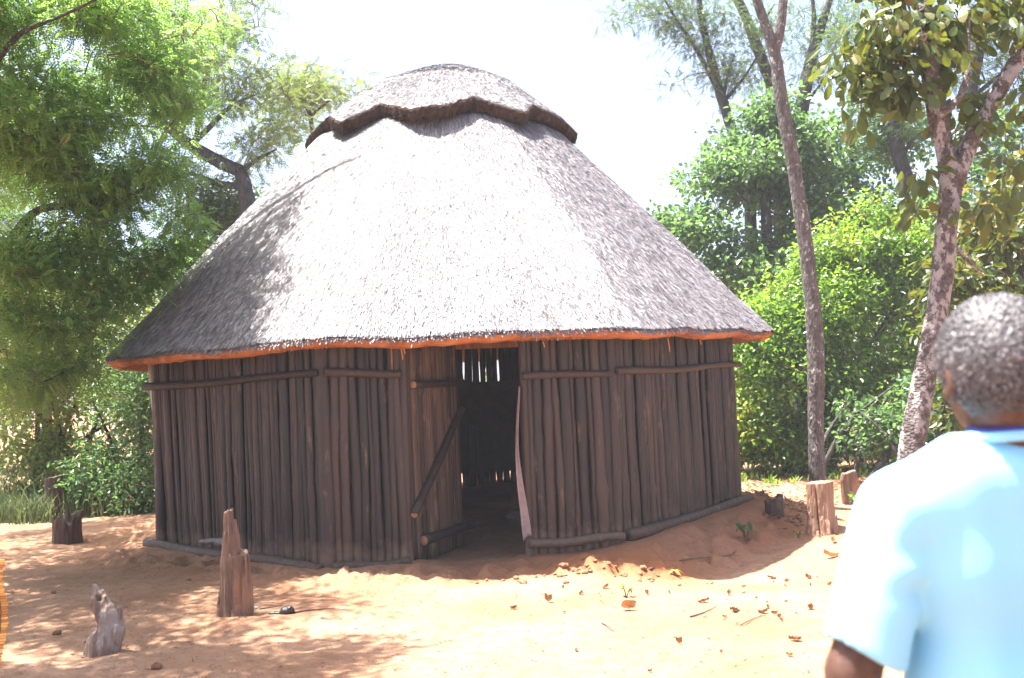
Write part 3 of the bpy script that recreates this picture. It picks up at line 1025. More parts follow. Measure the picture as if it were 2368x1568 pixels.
def bigleaves(mb, P, Dr, L, Wd, rg, rnd=None):
    """large obovate leaves, curved, eight faces each"""
    n = len(P)
    N = unit(rg.normal(0, 1, (n, 3)) * 0.5 + np.array([0, -0.4, 0.6]))
    s = unit(np.cross(Dr, N)); N = np.cross(s, Dr)
    L = L * rg.uniform(0.65, 1.2, n); Wd = Wd * rg.uniform(0.75, 1.2, n)
    ts = np.array([0.0, 0.12, 0.38, 0.68, 0.9, 1.0]); ws = np.array([0.03, 0.16, 0.40, 0.50, 0.33, 0.04])
    cu = rg.uniform(0.05, 0.35, n); fo = rg.uniform(0.05, 0.35, n)
    rows = []
    for t, w_ in zip(ts, ws):
        for sd in (-1, 0, 1):
            rows.append(P + Dr * (L * t)[:, None] + s * (Wd * w_ * sd)[:, None] + N * (-cu * L * t * t + fo * Wd * w_ * abs(sd))[:, None])
    V = np.stack(rows, 1)
    F = []
    for a in range(len(ts) - 1):
        for b in range(2):
            F.append([a * 3 + b, a * 3 + b + 1, a * 3 + b + 4, a * 3 + b + 3])
    F = (np.arange(n)[:, None, None] * V.shape[1] + np.array(F)[None]).reshape(-1, 4)
    r_ = rg.uniform(0, 1, n) if rnd is None else rnd
    mb.add(V.reshape(-1, 3), F, np.repeat(r_, V.shape[1]))

def fronds(mb, P, Dr, L, Wd, npair, rg, rnd=None, up=0.55):
    """feathery acacia leaves: a row of narrow leaflets on both sides of a rib"""
    n = len(P)
    N = unit(rg.normal(0, 1, (n, 3)) * (1 - up) + np.array([0, 0, 1.0]) * up)
    s = unit(np.cross(Dr, N)); N = np.cross(s, Dr)
    L = L * rg.uniform(0.7, 1.3, n); Wd = Wd * rg.uniform(0.7, 1.2, n)
    droop = rg.uniform(0.05, 0.4, n)
    r_ = rg.uniform(0, 1, n) if rnd is None else rnd
    quads = []
    for k in range(npair):
        t = (k + 0.6) / npair
        prof = math.sin(math.pi * (0.18 + 0.72 * t)) 
        c = P + Dr * (L * t)[:, None] - N * (droop * L * t * t)[:, None]
        for sd in (-1, 1):
            ax = unit(s * sd + Dr * 0.35 - N * rg.uniform(0, 0.5, n)[:, None])
            ln = Wd * 0.5 * prof
            hw = L / npair * 0.50
            quads.append(np.stack([c, c + ax * (ln * .5)[:, None] - Dr * hw[:, None], c + ax * ln[:, None], c + ax * (ln * .5)[:, None] + Dr * hw[:, None]], 1))
    V = np.stack(quads, 1)
    m_ = V.shape[1] * 4
    mb.add(V.reshape(-1, 3), np.arange(n * m_).reshape(-1, 4), np.repeat(r_, m_))

def grow(limbs, tips, rg, r0=0.012, arch=0.12, step=0.25, rmax=0.035):
    """join every twig tip to the nearest limb or earlier twig; returns extra branches"""
    nodes = [resample(p, step)[0] for p, _ in limbs]
    nodes = np.concatenate(nodes)
    tips = np.asarray(tips)
    d0 = np.min(np.linalg.norm(tips[:, None] - nodes[None], axis=-1), 1)
    order = np.argsort(d0)
    outb = []
    buf = list(nodes)
    arr = np.zeros((len(nodes) + len(tips) * 8, 3)); arr[:len(nodes)] = nodes; cnt = len(nodes)
    for i in order:
        t = tips[i]
        dv = arr[:cnt] - t
        cost = np.linalg.norm(dv, axis=1) + 0.25 * np.maximum(dv[:, 2], 0)
        j = int(np.argmin(cost)); a = arr[j]
        ln = np.linalg.norm(t - a)
        if ln < 0.03: continue
        mid = (a + t) / 2 + np.array([0, 0, arch * ln]) + rg.normal(0, 0.09 * ln, 3)
        k = max(4, min(8, int(ln / 0.2) + 3))
        q = np.linspace(0, 1, k)[:, None]
        P = (1 - q) ** 2 * a + 2 * q * (1 - q) * mid + q * q * t
        P[1:-1] += rg.normal(0, 0.02 * ln, (k - 2, 3))
        rb = min(rmax, r0 * (0.5 + 0.9 * ln))
        outb.append((P, np.linspace(rb, rb * 0.3, k)))
        m_ = k - 1
        if cnt + m_ < len(arr):
            arr[cnt:cnt + m_] = P[1:]; cnt += m_
    return outb

def limb_mb(mb, limbs, sides=10, lump=0.10, lumpf=5.0, step=0.12, seed=0, rnd=0.5):
    for i, (p, r_) in enumerate(limbs):
        q, t = resample(p, step)
        sl_ = np.concatenate([[0], np.cumsum(np.linalg.norm(np.diff(np.asarray(p, float), axis=0), axis=1))])
        rr = np.interp(t, sl_ / sl_[-1], r_)
        add_tube(mb, q, rr, sides, rnd, lump=lump, lumpf=lumpf, seed=seed + i)

def twig_mb(mb, br, sides=5, mat=0):
    for p, r_ in br:
        add_tube(mb, p, r_, sides, 0.4, mat, cap=False)

def cluster_pts(cl, rg, shell=0.35):
    """cl: list of (centre, (rx, ry, rz), count) -> points spread through ragged ellipsoids"""
    outp = []
    for c, r_, n in cl:
        d = rand_unit(int(n), rg)
        rad = rg.uniform(shell ** 3, 1, int(n)) ** (1 / 3)
        rad = rad * (1 + 0.42 * fbm(d * 2.6 + np.asarray(c) * 0.7, 2, 5))
        outp.append(np.asarray(c) + d * rad[:, None] * np.asarray(r_))
    return np.concatenate(outp)

def ragged(cl, rg, k=6, f=0.5):
    """break smooth masses into uneven lobes with gaps between them"""
    o = []
    for c, r_, n in cl:
        c = np.asarray(c, float); r_ = np.asarray(r_, float)
        m_ = max(2, min(k, int(n / 7)))
        wts = rg.uniform(.4, 1.6, m_); wts /= wts.sum()
        for q in range(m_):
            d = rand_unit(1, rg)[0] * rg.uniform(.45, 1.02)
            sz = f * rg.uniform(.55, 1.25)
            o.append((c + d * r_, r_ * sz * np.array([1.05, 1.05, .9]), max(2, int(n * wts[q]))))
    return o

def spray(tips, centre, k, rg, rad, lo=0.15):
    """k points round every tip with directions leading outwards"""
    n = len(tips)
    P = np.repeat(tips, k, 0) + rg.normal(0, rad, (n * k, 3)) * np.array([1, 1, 0.6])
    Dr = unit(unit(P - np.repeat(tips, k, 0)) * 0.9 + rg.normal(0, 0.5, (n * k, 3)) + np.array([0, 0, -lo]))
    return P, Dr

def keep_clear(P, margin=0.12):
    """leave out anything that would grow inside the hut or its roof"""
    r_ = np.hypot(P[:, 0] - RC[0], P[:, 1] - RC[1])
    zr = np.interp(r_, [0, 1.65, 2.8, 4.02], [5.8, 4.75, 3.5, 2.2])
    return ~((r_ < 4.05 + margin) & (P[:, 2] < zr + margin))

def make_tree(name, label, cat, limbs, clusters, kind, leafmat, barkmat, per_tip, rg, group=None, rad=0.13, L=0.11, Wd=0.05,
              npair=7, base=None, r0=0.012, sides=10, lump=0.10, twigmat='twig', arch=0.12, lo=0.15, up=0.6, shell=0.35, filt=None, rag=True):
    base = limbs[0][0][0] if base is None else base
    t = thing(name, base, label, cat, group)
    mb = MB()
    limb_mb(mb, limbs[:1], sides, lump)
    mb.build('trunk', MAT[barkmat], t)
    for l_ in limbs[1:]:
        mb = MB(); limb_mb(mb, [l_], sides, lump)
        mb.build('limb', MAT[barkmat], t)
    tips = cluster_pts(ragged(clusters, rg, 6, .6) if rag else clusters, rg, shell)
    tips = tips[keep_clear(tips)]
    if filt is not None: tips = tips[filt(tips)]
    br = grow(limbs, tips, rg, r0, arch)
    P, Dr = spray(tips, None, per_tip, rg, rad, lo)
    k = keep_clear(P, 0.03); P, Dr = P[k], Dr[k]
    tone = np.clip(0.5 + 0.3 * fbm(P * 0.9, 2, 77) + rg.normal(0, 0.2, len(P)), 0, 1)
    mb2 = MB()
    if kind == 'frond': fronds(mb2, P, Dr, L, Wd, npair, rg, tone, up)
    elif kind == 'big': bigleaves(mb2, P, Dr, L, Wd, rg, tone)
    else: leaves(mb2, P, Dr, L, Wd, rg, rnd=tone, up=up)
    twig_mb(mb2, br, mat=1)
    mb2.build('crown', [MAT[leafmat], MAT[twigmat]], t, smooth=False)
    return t

def Wp(pts, Y, dy=0.0):
    """photo positions -> world path at distance Y (+dy per point)"""
    return np.array([W(x, y, Y + dy * k) for k, (x, y) in enumerate(pts)])

def gz(p, dz=-0.15):
    p = np.array(p, float); p[2] = float(ground_h(np.array([p[0]]), np.array([p[1]]))[0]) + dz
    return p

def clus(specs, Y):
    """(x, y, rx, ry, depth radius, count[, dY]) in photo units"""
    o = []
    for s_ in specs:
        yy = Y + (s_[6] if len(s_) > 6 else 0)
        k = yy / FPX
        o.append((W(s_[0], s_[1], yy), (s_[2] * k, s_[4], s_[3] * k), s_[5]))
    return o

rg = np.random.default_rng(3)

# ---- left: big feathery acacia whose boughs hang over the yard
base = gz((-7.6, 11.0, 0))
tr = np.array([base, base + (0.1, 0, 1.4), base + (0.5, -0.1, 3.0), base + (1.0, -0.3, 4.6), base + (1.3, -0.2, 6.4)])
l1 = np.array([tr[2], tr[2] + (1.2, -0.8, 0.9), W(40, 75, 9.2), W(140, 40, 9.0), W(300, -40, 8.8)])
l2 = np.array([tr[1] + (0.2, 0, .6), tr[1] + (1.4, -0.3, 0.9), W(80, 480, 10.2), W(250, 470, 10.0), W(380, 420, 10.2)])
l3 = np.array([tr[3], tr[3] + (1.0, -1.2, 1.0), tr[3] + (2.2, -2.8, 1.5), tr[3] + (2.8, -4.6, 1.7)])
l4 = np.array([tr[3], tr[3] + (1.4, 0.6, 1.5), tr[3] + (3.0, 0.8, 2.4), tr[3] + (4.2, 0.6, 2.8)])
l5 = np.array([tr[1], tr[1] + (1.0, 0.0, 0.3), W(10, 868, 10.6), W(90, 890, 10.2), W(170, 850, 10.0)])
limbs = [(tr, [0.20, 0.17, 0.14, 0.10, 0.05]), (l1, [0.07, 0.045, 0.022, 0.015, 0.008]), (l2, [0.08, 0.055, 0.04, 0.025, 0.012]),
         (l3, [0.08, 0.06, 0.04, 0.02]), (l4, [0.08, 0.06, 0.04, 0.02]), (l5, [0.05, 0.03, 0.018, 0.012, 0.006])]
cl = clus([
    (60, 60, 170, 110, 0.8, 120, -0.3), (290, 60, 170, 100, 0.7, 90, 0.2), (470, 90, 100, 90, 0.6, 22, 1.0),
    (90, 260, 190, 120, 0.8, 130, 0), (300, 240, 160, 110, 0.7, 85, 0.6), (380, 200, 110, 110, 0.6, 24, 1.0),
    (90, 450, 200, 120, 0.8, 150, 0), (300, 440, 150, 90, 0.7, 95, 0.4), (410, 520, 60, 60, 0.4, 18, 0.8),
    (100, 620, 190, 110, 0.8, 140, 0.2), (310, 610, 120, 90, 0.6, 70, 0.8), (390, 600, 50, 60, 0.35, 12, 0.9),
    (70, 760, 150, 90, 0.7, 85, 0.2), (250, 735, 105, 80, 0.5, 48, 0.8),
    (40, 870, 90, 70, 0.5, 34, 0.0), (150, 850, 80, 60, 0.4, 20, 0.4)], 10.0)
cl = ragged([(c, r_, int(n * 1.25)) for c, r_, n in cl], rg, 8, .48)
hi_rag = True
# boughs above and beside the picture whose shade dapples the yard and the left of the roof
hi = ragged([((-4.6, 7.4, 5.5), (2.0, 1.6, 0.7), 560), ((-3.6, 5.9, 4.9), (1.5, 1.0, 0.55), 260), ((-6.0, 6.0, 5.0), (1.5, 1.6, 0.8), 260),
      ((-5.7, 9.3, 6.0), (1.6, 1.2, 0.8), 270), ((-5.9, 11.0, 5.6), (0.9, 1.2, 0.6), 90), ((-5.9, 8.4, 4.2), (1.2, 1.3, 0.8), 200), ((-6.7, 12.0, 4.8), (1.7, 2.0, 0.9), 300), ((-7.0, 14.0, 4.6), (1.3, 1.3, 0.8), 120)], rg, 26, .27)
make_tree('acacia_tree', 'large feathery acacia with bright green boughs hanging over the left of the yard', 'tree', limbs, cl + hi, 'frond',
          'acacia', 'bark_dark', 15, rg, rad=0.125, L=0.14, Wd=0.072, npair=6, r0=0.011, twigmat='twig', lo=0.25, up=0.75, rag=False)

# ---- behind the left of the roof: acacia with a dark crooked bough
Y0 = 18.0
b0 = gz(W(600, 1150, Y0))
tr = np.vstack([b0, Wp([(590, 800), (585, 560), (568, 440), (555, 395)], Y0)])
la = Wp([(555, 395), (515, 378), (470, 355), (430, 330), (385, 292), (345, 255), (300, 215)], Y0)
lb = Wp([(415, 312), (440, 250), (425, 190), (400, 120)], Y0)
lc = Wp([(440, 335), (490, 290), (530, 245), (600, 215)], Y0)
ld = Wp([(570, 432), (510, 428), (465, 408), (400, 390)], Y0)
le = Wp([(555, 400), (590, 370), (640, 345)], Y0)
lf = Wp([(450, 340), (462, 260), (480, 150), (520, 60), (500, -30)], Y0 + 0.5)
limbs = [(tr, [0.26, 0.24, 0.20, 0.14, 0.11]), (la, [0.12, 0.115, 0.11, 0.10, 0.08, 0.05, 0.02]), (lb, [0.06, 0.05, 0.035, 0.02]),
         (lc, [0.06, 0.05, 0.035, 0.015]), (ld, [0.07, 0.06, 0.04, 0.02]), (le, [0.06, 0.04, 0.015]), (lf, [0.05, 0.045, 0.035, 0.02, 0.01])]
cl = clus([(470, 180, 150, 60, 1.0, 120), (580, 215, 110, 45, 0.9, 85), (420, 110, 120, 60, 1.0, 70), (540, 70, 80, 55, 0.8, 34),
           (600, 345, 60, 30, 0.7, 40), (490, 395, 80, 22, 0.7, 24), (430, 440, 70, 35, 0.6, 34), (650, 300, 50, 40, 0.6, 26), (330, 190, 120, 90, 0.9, 60), (520, -10, 120, 50, 0.9, 30), (390, 30, 120, 70, 0.8, 40)], Y0)
make_tree('acacia_tree', 'acacia with a thick dark crooked bough beyond the left slope of the thatch', 'tree', limbs, cl, 'frond',
          'acacia_far', 'bark_dark', 9, rg, rad=0.20, L=0.19, Wd=0.085, npair=6, r0=0.014, sides=9, group='acacia trees behind the hut')

# ---- small flat-topped acacia showing over the left end of the ridge cap
Y0 = 21.0
b0 = gz(W(735, 1100, Y0))
tr = np.vstack([b0, Wp([(735, 700), (733, 420), (724, 310), (716, 262)], Y0)])
la = Wp([(716, 262), (690, 225), (655, 205)], Y0)
lb = Wp([(718, 270), (750, 240), (790, 215)], Y0)
lc = Wp([(716, 262), (718, 215), (712, 175)], Y0)
limbs = [(tr, [0.14, 0.12, 0.09, 0.06, 0.04]), (la, [0.035, 0.025, 0.01]), (lb, [0.035, 0.025, 0.01]), (lc, [0.035, 0.02, 0.01])]
cl = clus([(705, 200, 85, 45, 0.9, 110), (780, 215, 60, 35, 0.7, 42), (650, 240, 50, 35, 0.6, 34), (655, 300, 40, 25, 0.5, 20)], Y0)
make_tree('acacia_tree', 'small pale acacia peeping over the left end of the ridge cap', 'tree', limbs, cl, 'frond', 'acacia_far', 'bark_dark', 9, rg,
          rad=0.22, L=0.21, Wd=0.09, npair=6, r0=0.012, sides=8, group='acacia trees behind the hut')

# ---- left, behind the hut: dark bush against the roof edge, then the yellow-green understory
def bush(name, label, cl, leafmat, per_tip, L, Wd, rad, base, nst=7, group=None, up=0.6, cat='bush', lo=0.1, filt=None, barkmat='bark_dark', r0=0.010, shell=0.45):
    base = gz(base, -0.1)
    cs = np.array([c for c, _, _ in cl])
    limbs = []
    for i in range(nst):
        c = cs[int(rg.integers(len(cs)))]
        tp = np.array(c) + rg.normal(0, 0.25, 3)
        st = base + np.array([rg.normal(0, 0.35), rg.normal(0, 0.3), 0])
        st[2] = base[2]
        md = st * 0.45 + tp * 0.55 + np.array([0, 0, 0.15]); md[:2] = st[:2] * .6 + tp[:2] * .4
        limbs.append((np.array([st, md, tp]), [0.045 + 0.02 * rg.uniform(), 0.03, 0.012]))
    t = thing(name, base, label, cat, group)
    mb = MB(); limb_mb(mb, limbs, 7, 0.08, step=0.25)
    mb.build('stems', MAT[barkmat], t)
    tips = cluster_pts(ragged(cl, rg, 7, .56), rg, shell)
    tips = tips[keep_clear(tips)]
    tips = tips[tips[:, 2] > base[2] + 0.05]
    if filt is not None: tips = tips[filt(tips)]
    br = grow(limbs, tips, rg, r0)
    P, Dr = spray(tips, None, per_tip, rg, rad, lo)
    k = keep_clear(P, 0.03) & (P[:, 2] > base[2] - 0.02); P, Dr = P[k], Dr[k]
    tone = np.clip(0.5 + 0.38 * fbm(P * 1.1, 3, 71) + rg.normal(0, 0.22, len(P)), 0, 1)
    mb2 = MB(); leaves(mb2, P, Dr, L, Wd, rg, rnd=tone, up=up)
    twig_mb(mb2, br, 4, mat=1)
    mb2.build('foliage', [MAT[leafmat], MAT['twig']], t, smooth=False)
    return t

bush('leafy_bush', 'dark green bush behind the lower left edge of the thatch', clus([(500, 500, 80, 60, 0.8, 150), (440, 590, 90, 70, 0.8, 150), (560, 470, 60, 45, 0.6, 70), (400, 700, 90, 90, 0.8, 120), (470, 800, 80, 200, 0.8, 80)], 19.0),
     'darkleaf', 16, 0.10, 0.055, 0.17, W(470, 1120, 19.0))
bush('thicket', 'tall dense green thicket right beside the left wall of the hut', clus([(300, 960, 75, 110, 0.6, 190), (340, 1080, 55, 90, 0.6, 120), (250, 1080, 70, 70, 0.5, 110), (330, 860, 60, 70, 0.6, 100)], 15.6),
     'midgreen', 16, 0.085, 0.034, 0.15, W(330, 1160, 16.6), cat='bush', up=0.4, nst=4)
bush('thicket', 'sunlit yellow green thicket with thin stems beyond the old brown stump', clus([(60, 820, 130, 90, 0.8, 200), (200, 800, 120, 90, 0.8, 200), (90, 960, 140, 90, 0.8, 170), (260, 850, 90, 70, 0.7, 130), (110, 1080, 140, 70, 0.6, 130), (330, 740, 60, 60, 0.5, 70), (20, 1120, 90, 50, .5, 70), (210, 1110, 70, 50, .5, 70), (90, 680, 120, 70, .7, 130), (240, 670, 90, 70, .7, 100), (-60, 800, 80, 140, .7, 90)], 16.6),
     'under', 14, 0.10, 0.04, 0.17, W(130, 1150, 17.2), nst=16, cat='bush', up=0.45)

# tall grass and reedy stems under the left thicket
mb = MB()
n = 5200
px_ = rg.uniform(-120, 372, n); dy = np.abs(rg.normal(0, 1.0, n)) * 1.0
bx, by = [], []
yy = 15.3 + dy * 1.2 - 0.5 * (px_ < 120) + rg.uniform(-.25, .25, n)
P = np.array([W(a, 1180, b) for a, b in zip(px_, yy)])
P[:, 2] = ground_h(P[:, 0], P[:, 1]) - 0.02
k = oct_dist(P[:, 0], P[:, 1]) > 0.35; P = P[k]; n = len(P)
h = rg.uniform(0.15, 0.5, n) * np.where(rg.uniform(size=n) < 0.10, 2.2, 1)
ln = rg.normal(0, 0.28, (n, 2)) * h[:, None]
a = rg.uniform(0, 6.28, n); s = np.stack([np.cos(a), np.sin(a), 0 * a], 1) * (rg.uniform(0.004, 0.009, n) * (1 + .6 * (h < .7)))[:, None]
m1 = P + np.stack([ln[:, 0] * .3, ln[:, 1] * .3, h * .55], 1)
t1 = P + np.stack([ln[:, 0], ln[:, 1], h * rg.uniform(0.75, 1.0, n)], 1)
V = np.stack([P - s, P + s, m1 + s * .8, m1 - s * .8, t1 + s * .15, t1 - s * .15], 1)
kk = np.arange(n)[:, None] * 6
mb.add(V.reshape(-1, 3), np.concatenate([kk + np.array([[0, 1, 2, 3]]), kk + np.array([[3, 2, 4, 5]])]), np.repeat(np.clip(rg.beta(1.6, 1.6, n), 0, 1), 6))
tag(mb.build('grass', MAT['grass'], smooth=False), 'tall green and straw coloured grass at the foot of the thickets', 'grass', kind='stuff')

# ---- right: slim pale trunk that forks near the top of the picture
Y0 = 12.5
tp = Wp([(1889, 1110), (1886, 1000), (1886, 900), (1886, 790), (1876, 680), (1864, 580), (1848, 470), (1835, 380), (1818, 300), (1803, 210), (1792, 120)], Y0)
b0 = gz(tp[0] + np.array([0.03, 0, -0.5]), -0.2)
tr = np.vstack([b0, tp])
la = Wp([(1792, 125), (1770, 60), (1745, -10), (1730, -90), (1700, -200)], Y0)
lb = Wp([(1792, 125), (1805, 60), (1812, -10), (1820, -90), (1860, -210)], Y0)
hi = [((tr[-1] + (0.3, -0.3, 2.9)), (2.0, 1.6, 0.8), 70)]
make_tree('slim_trunk_tree', 'tall slim tree with a pale speckled trunk rising behind the sawn stump', 'tree',
          [(np.vstack([tr, la[1:]]), [0.112, 0.10, 0.096, 0.098, 0.103, 0.094, 0.086, 0.087, 0.084, 0.084, 0.08, 0.072, 0.058, 0.052, 0.04, 0.02]), (lb, [0.06, 0.058, 0.052, 0.04, 0.02])],
          hi, 'leaf', 'midgreen', 'bark_grey', 8, rg, L=0.12, Wd=0.06, rad=0.2, sides=16, lump=0.09)

# ---- right: forked tree with flaking bark and big leaves
Y0 = 8.6
tp = Wp([(2090, 1150), (2112, 1000), (2135, 880), (2155, 780), (2172, 680), (2185, 580), (2193, 480), (2200, 410)], Y0)
b0 = gz(tp[0] + np.array([-0.03, 0, -0.6]), -0.2)
tr = np.vstack([b0, tp])
la = Wp([(2197, 420), (2182, 340), (2165, 250), (2148, 160), (2140, 80), (2135, 0), (2130, -90)], Y0)
lb = Wp([(2203, 425), (2232, 350), (2265, 285), (2305, 215), (2345, 150), (2385, 85), (2430, 10)], Y0)
lc = Wp([(2170, 270), (2215, 250), (2235, 190), (2240, 120), (2240, 40)], Y0 - 0.3)
ld = Wp([(2140, 90), (2100, 60), (2055, 60), (2020, 90)], Y0 - 0.3)
le = Wp([(2196, 560), (2235, 600), (2275, 640)], Y0 + 0.2)
cl = clus([(2030, 70, 70, 70, 0.35, 34), (2075, 150, 65, 75, 0.35, 34), (2000, 190, 50, 60, 0.25, 16), (2080, 230, 30, 45, 0.2, 9), (1985, 260, 22, 35, 0.2, 4),
           (2235, 60, 50, 80, 0.3, 24), (2225, 190, 38, 65, 0.25, 17), (2200, 10, 90, 40, 0.3, 20), (2100, -20, 80, 40, 0.3, 20),
           (2110, 410, 45, 22, 0.2, 6), (2130, 470, 30, 40, 0.2, 5), (2335, 230, 45, 45, 0.25, 10), (2330, 400, 45, 40, 0.25, 8), (2310, 60, 60, 60, .3, 18), (2360, 20, 50, 60, .3, 14), (2150, 110, 60, 60, .3, 14), (2250, 300, 40, 40, .25, 8), (1960, 120, 40, 50, .25, 10), (2290, 500, 50, 40, .3, 9)], Y0)
make_tree('forked_tree', 'forked tree with flaking pinkish bark and large drooping olive leaves, behind the man', 'tree',
          [(np.vstack([tr, la[1:]]), [0.128, 0.108, 0.098, 0.093, 0.091, 0.089, 0.088, 0.086, 0.088, 0.076, 0.085, 0.08, 0.075, 0.065, 0.05]), (lb, [0.08, 0.075, 0.07, 0.068, 0.065, 0.055, 0.04]),
           (lc, [0.03, 0.026, 0.02, 0.015, 0.01]), (ld, [0.03, 0.025, 0.018, 0.01]), (le, [0.025, 0.018, 0.01])],
          cl, 'big', 'bigleaf', 'bark_pink', 5, rg, L=0.145, Wd=0.08, rad=0.10, sides=18, lump=0.10, lo=0.95, r0=0.009, shell=0.2)

# ---- right: bright green bushes along the edge of the yard
bright = clus([(1960, 640, 130, 90, 0.9, 190), (2090, 640, 110, 100, 0.8, 150), (1880, 700, 110, 90, 0.9, 140), (1840, 830, 120, 110, 0.9, 200), (1960, 830, 130, 120, 0.9, 220),
               (2080, 830, 110, 130, 0.8, 180), (1760, 900, 70, 110, 0.8, 120), (1740, 740, 60, 50, 0.7, 60), (1790, 1000, 100, 70, 0.6, 120), (1930, 990, 100, 60, 0.5, 110), (2010, 570, 110, 40, 0.7, 70), (1720, 1010, 60, 60, 0.6, 70), (1850, 1040, 150, 40, .5, 110), (2010, 1030, 90, 45, .5, 70), (1690, 820, 60, 70, .6, 60), (1870, 590, 22, 60, .2, 12), (1935, 540, 20, 50, .2, 10), (2005, 512, 26, 45, .2, 12), (2085, 530, 22, 55, .2, 12), (1800, 690, 24, 60, .2, 12), (2140, 600, 30, 70, .3, 16), (1745, 690, 20, 45, .2, 8)], 17.3)
bush('leafy_bush', 'broad bright green bush in full sun behind the slim pale trunk', bright + [(c + np.array([0, -.1, .15]), np.array(r_) * np.array([1.15, 1.1, 1.25]), n // 8) for c, r_, n in bright], 'bush', 24, 0.088, 0.052, 0.17, W(1900, 1085, 17.3), nst=14, up=0.65, lo=0.2, group='green bushes along the right of the yard')
bush('leafy_bush', 'shaded green bush with a dark stem just left of the man', clus([(2020, 960, 60, 80, 0.5, 80), (2120, 900, 70, 120, 0.6, 110), (2090, 1030, 90, 50, 0.5, 60), (2180, 980, 60, 90, 0.6, 60)], 15.4),
     'midgreen', 15, 0.10, 0.06, 0.15, W(2030, 1100, 15.4), nst=6, lo=0.2, group='green bushes along the right of the yard')
bush('leafy_bush', 'tall loose bush with large leaves growing above and behind the man', clus([(2280, 520, 90, 70, 0.8, 80), (2330, 640, 90, 90, 0.8, 110), (2250, 760, 80, 110, 0.8, 110), (2340, 820, 80, 120, 0.8, 100), (2200, 640, 50, 60, 0.6, 40), (2230, 920, 70, 70, 0.7, 60), (2380, 430, 70, 60, 0.6, 40)], 13.8),
     'bigleaf', 9, 0.14, 0.08, 0.18, W(2290, 1060, 13.8), nst=8, lo=0.5, group='green bushes along the right of the yard')

# mid green trees farther back
def round_tree(label, stem, cl, leafmat, Y, L, Wd, per, rad, r_=(0.13, 0.11, 0.08), group='leafy trees behind the bushes', shell=0.4):
    p = Wp(stem, Y); b = gz(p[0])
    tr = np.vstack([b, p[1:]])
    make_tree('leafy_tree', label, 'tree', [(tr, list(r_))], clus(cl, Y), 'leaf', leafmat, 'bark_dark', per, rg, L=L, Wd=Wd, rad=rad, sides=9, r0=0.016, group=group, shell=shell)
round_tree('rounded mid green tree rising beyond the right slope of the thatch', [(1790, 1080), (1780, 700), (1770, 480), (1755, 330)],
           [(1700, 450, 110, 90, 1.1, 210), (1770, 350, 90, 80, 1.0, 150), (1640, 540, 90, 60, 0.9, 120), (1830, 450, 80, 100, 1.0, 130), (1720, 620, 110, 70, 1.0, 140), (1560, 510, 50, 30, 0.5, 30), (1790, 260, 60, 45, 0.7, 60), (1650, 640, 120, 60, .8, 110), (1860, 560, 80, 90, .8, 110), (1850, 340, 50, 60, .7, 60)],
           'midgreen', 20.5, 0.12, 0.085, 15, 0.19, (0.16, 0.14, 0.10, 0.05))
round_tree('thin crowned tree with sky showing through, right of the slim pale trunk', [(2010, 1060), (1995, 700), (1980, 480), (1965, 300)],
           [(1960, 300, 90, 70, 1.0, 70), (2030, 360, 80, 70, 1.0, 60), (1940, 420, 90, 60, 0.9, 70), (2040, 470, 90, 60, 0.9, 60), (1900, 480, 60, 80, 0.9, 60), (1990, 530, 110, 40, 0.9, 90), (2110, 330, 60, 60, 0.8, 44), (2110, 480, 80, 70, .9, 90), (1910, 380, 60, 70, .8, 60), (2060, 270, 70, 50, .8, 40), (2130, 570, 70, 50, .8, 70)],
           'midgreen', 21.5, 0.12, 0.085, 12, 0.22, (0.12, 0.10, 0.07, 0.04))

round_tree('loose green tree filling the gap behind the forked trunk at the right edge', [(2330, 1060), (2325, 700), (2318, 500), (2310, 380)],
           [(2290, 420, 80, 70, 0.9, 90), (2370, 360, 70, 70, 0.8, 70), (2240, 560, 70, 80, 0.9, 90), (2340, 540, 80, 80, 0.9, 90), (2180, 480, 50, 60, .7, 40), (2270, 300, 50, 40, .6, 24)],
           'midgreen', 18.5, 0.11, 0.075, 13, 0.20, (0.12, 0.10, 0.07, 0.04))

# tall acacias behind, right
def tall(label, trunk, rads, extra, cl, Y, per=15):
    p = Wp(trunk, Y); b = gz(W(trunk[0][0] + 12, 1075, Y))
    tr = np.vstack([b, p])
    limbs = [(tr, [rads[0] * 1.15] + list(rads))] + [(Wp(e, Y), r_) for e, r_ in extra]
    make_tree('tall_acacia', label, 'tree', limbs, clus(cl, Y), 'frond', 'acacia_blue', 'bark_dark', per, rg, rad=0.21, L=0.17, Wd=0.075, npair=6, sides=10, up=0.75, r0=0.012, group='tall acacias beyond the bushes')
tall('leftmost tall acacia, its thin dark trunk leaning left and spraying leaves over the sky', [(1733, 402), (1702, 330), (1671, 237), (1655, 180), (1640, 129), (1619, 31), (1610, -60)], [0.13, 0.12, 0.11, 0.10, 0.085, 0.07, 0.05],
     [([(1668, 230), (1640, 170), (1600, 98), (1560, 40), (1530, -10)], [0.06, 0.05, 0.04, 0.025, 0.012]), ([(1671, 238), (1720, 180), (1758, 119)], [0.05, 0.03, 0.015]), ([(1672, 232), (1682, 170), (1700, 120)], [0.045, 0.03, 0.012])],
     [(1530, 20, 100, 28, 0.9, 48), (1600, 60, 70, 40, 0.8, 44), (1600, 120, 50, 30, 0.5, 16), (1690, 150, 60, 60, 0.8, 44), (1740, 80, 50, 60, 0.8, 26), (1570, -30, 110, 30, 0.9, 40), (1640, 185, 45, 30, 0.5, 12), (1570, 195, 22, 12, 0.3, 4), (1660, 50, 40, 50, 0.5, 16)], 22.0)
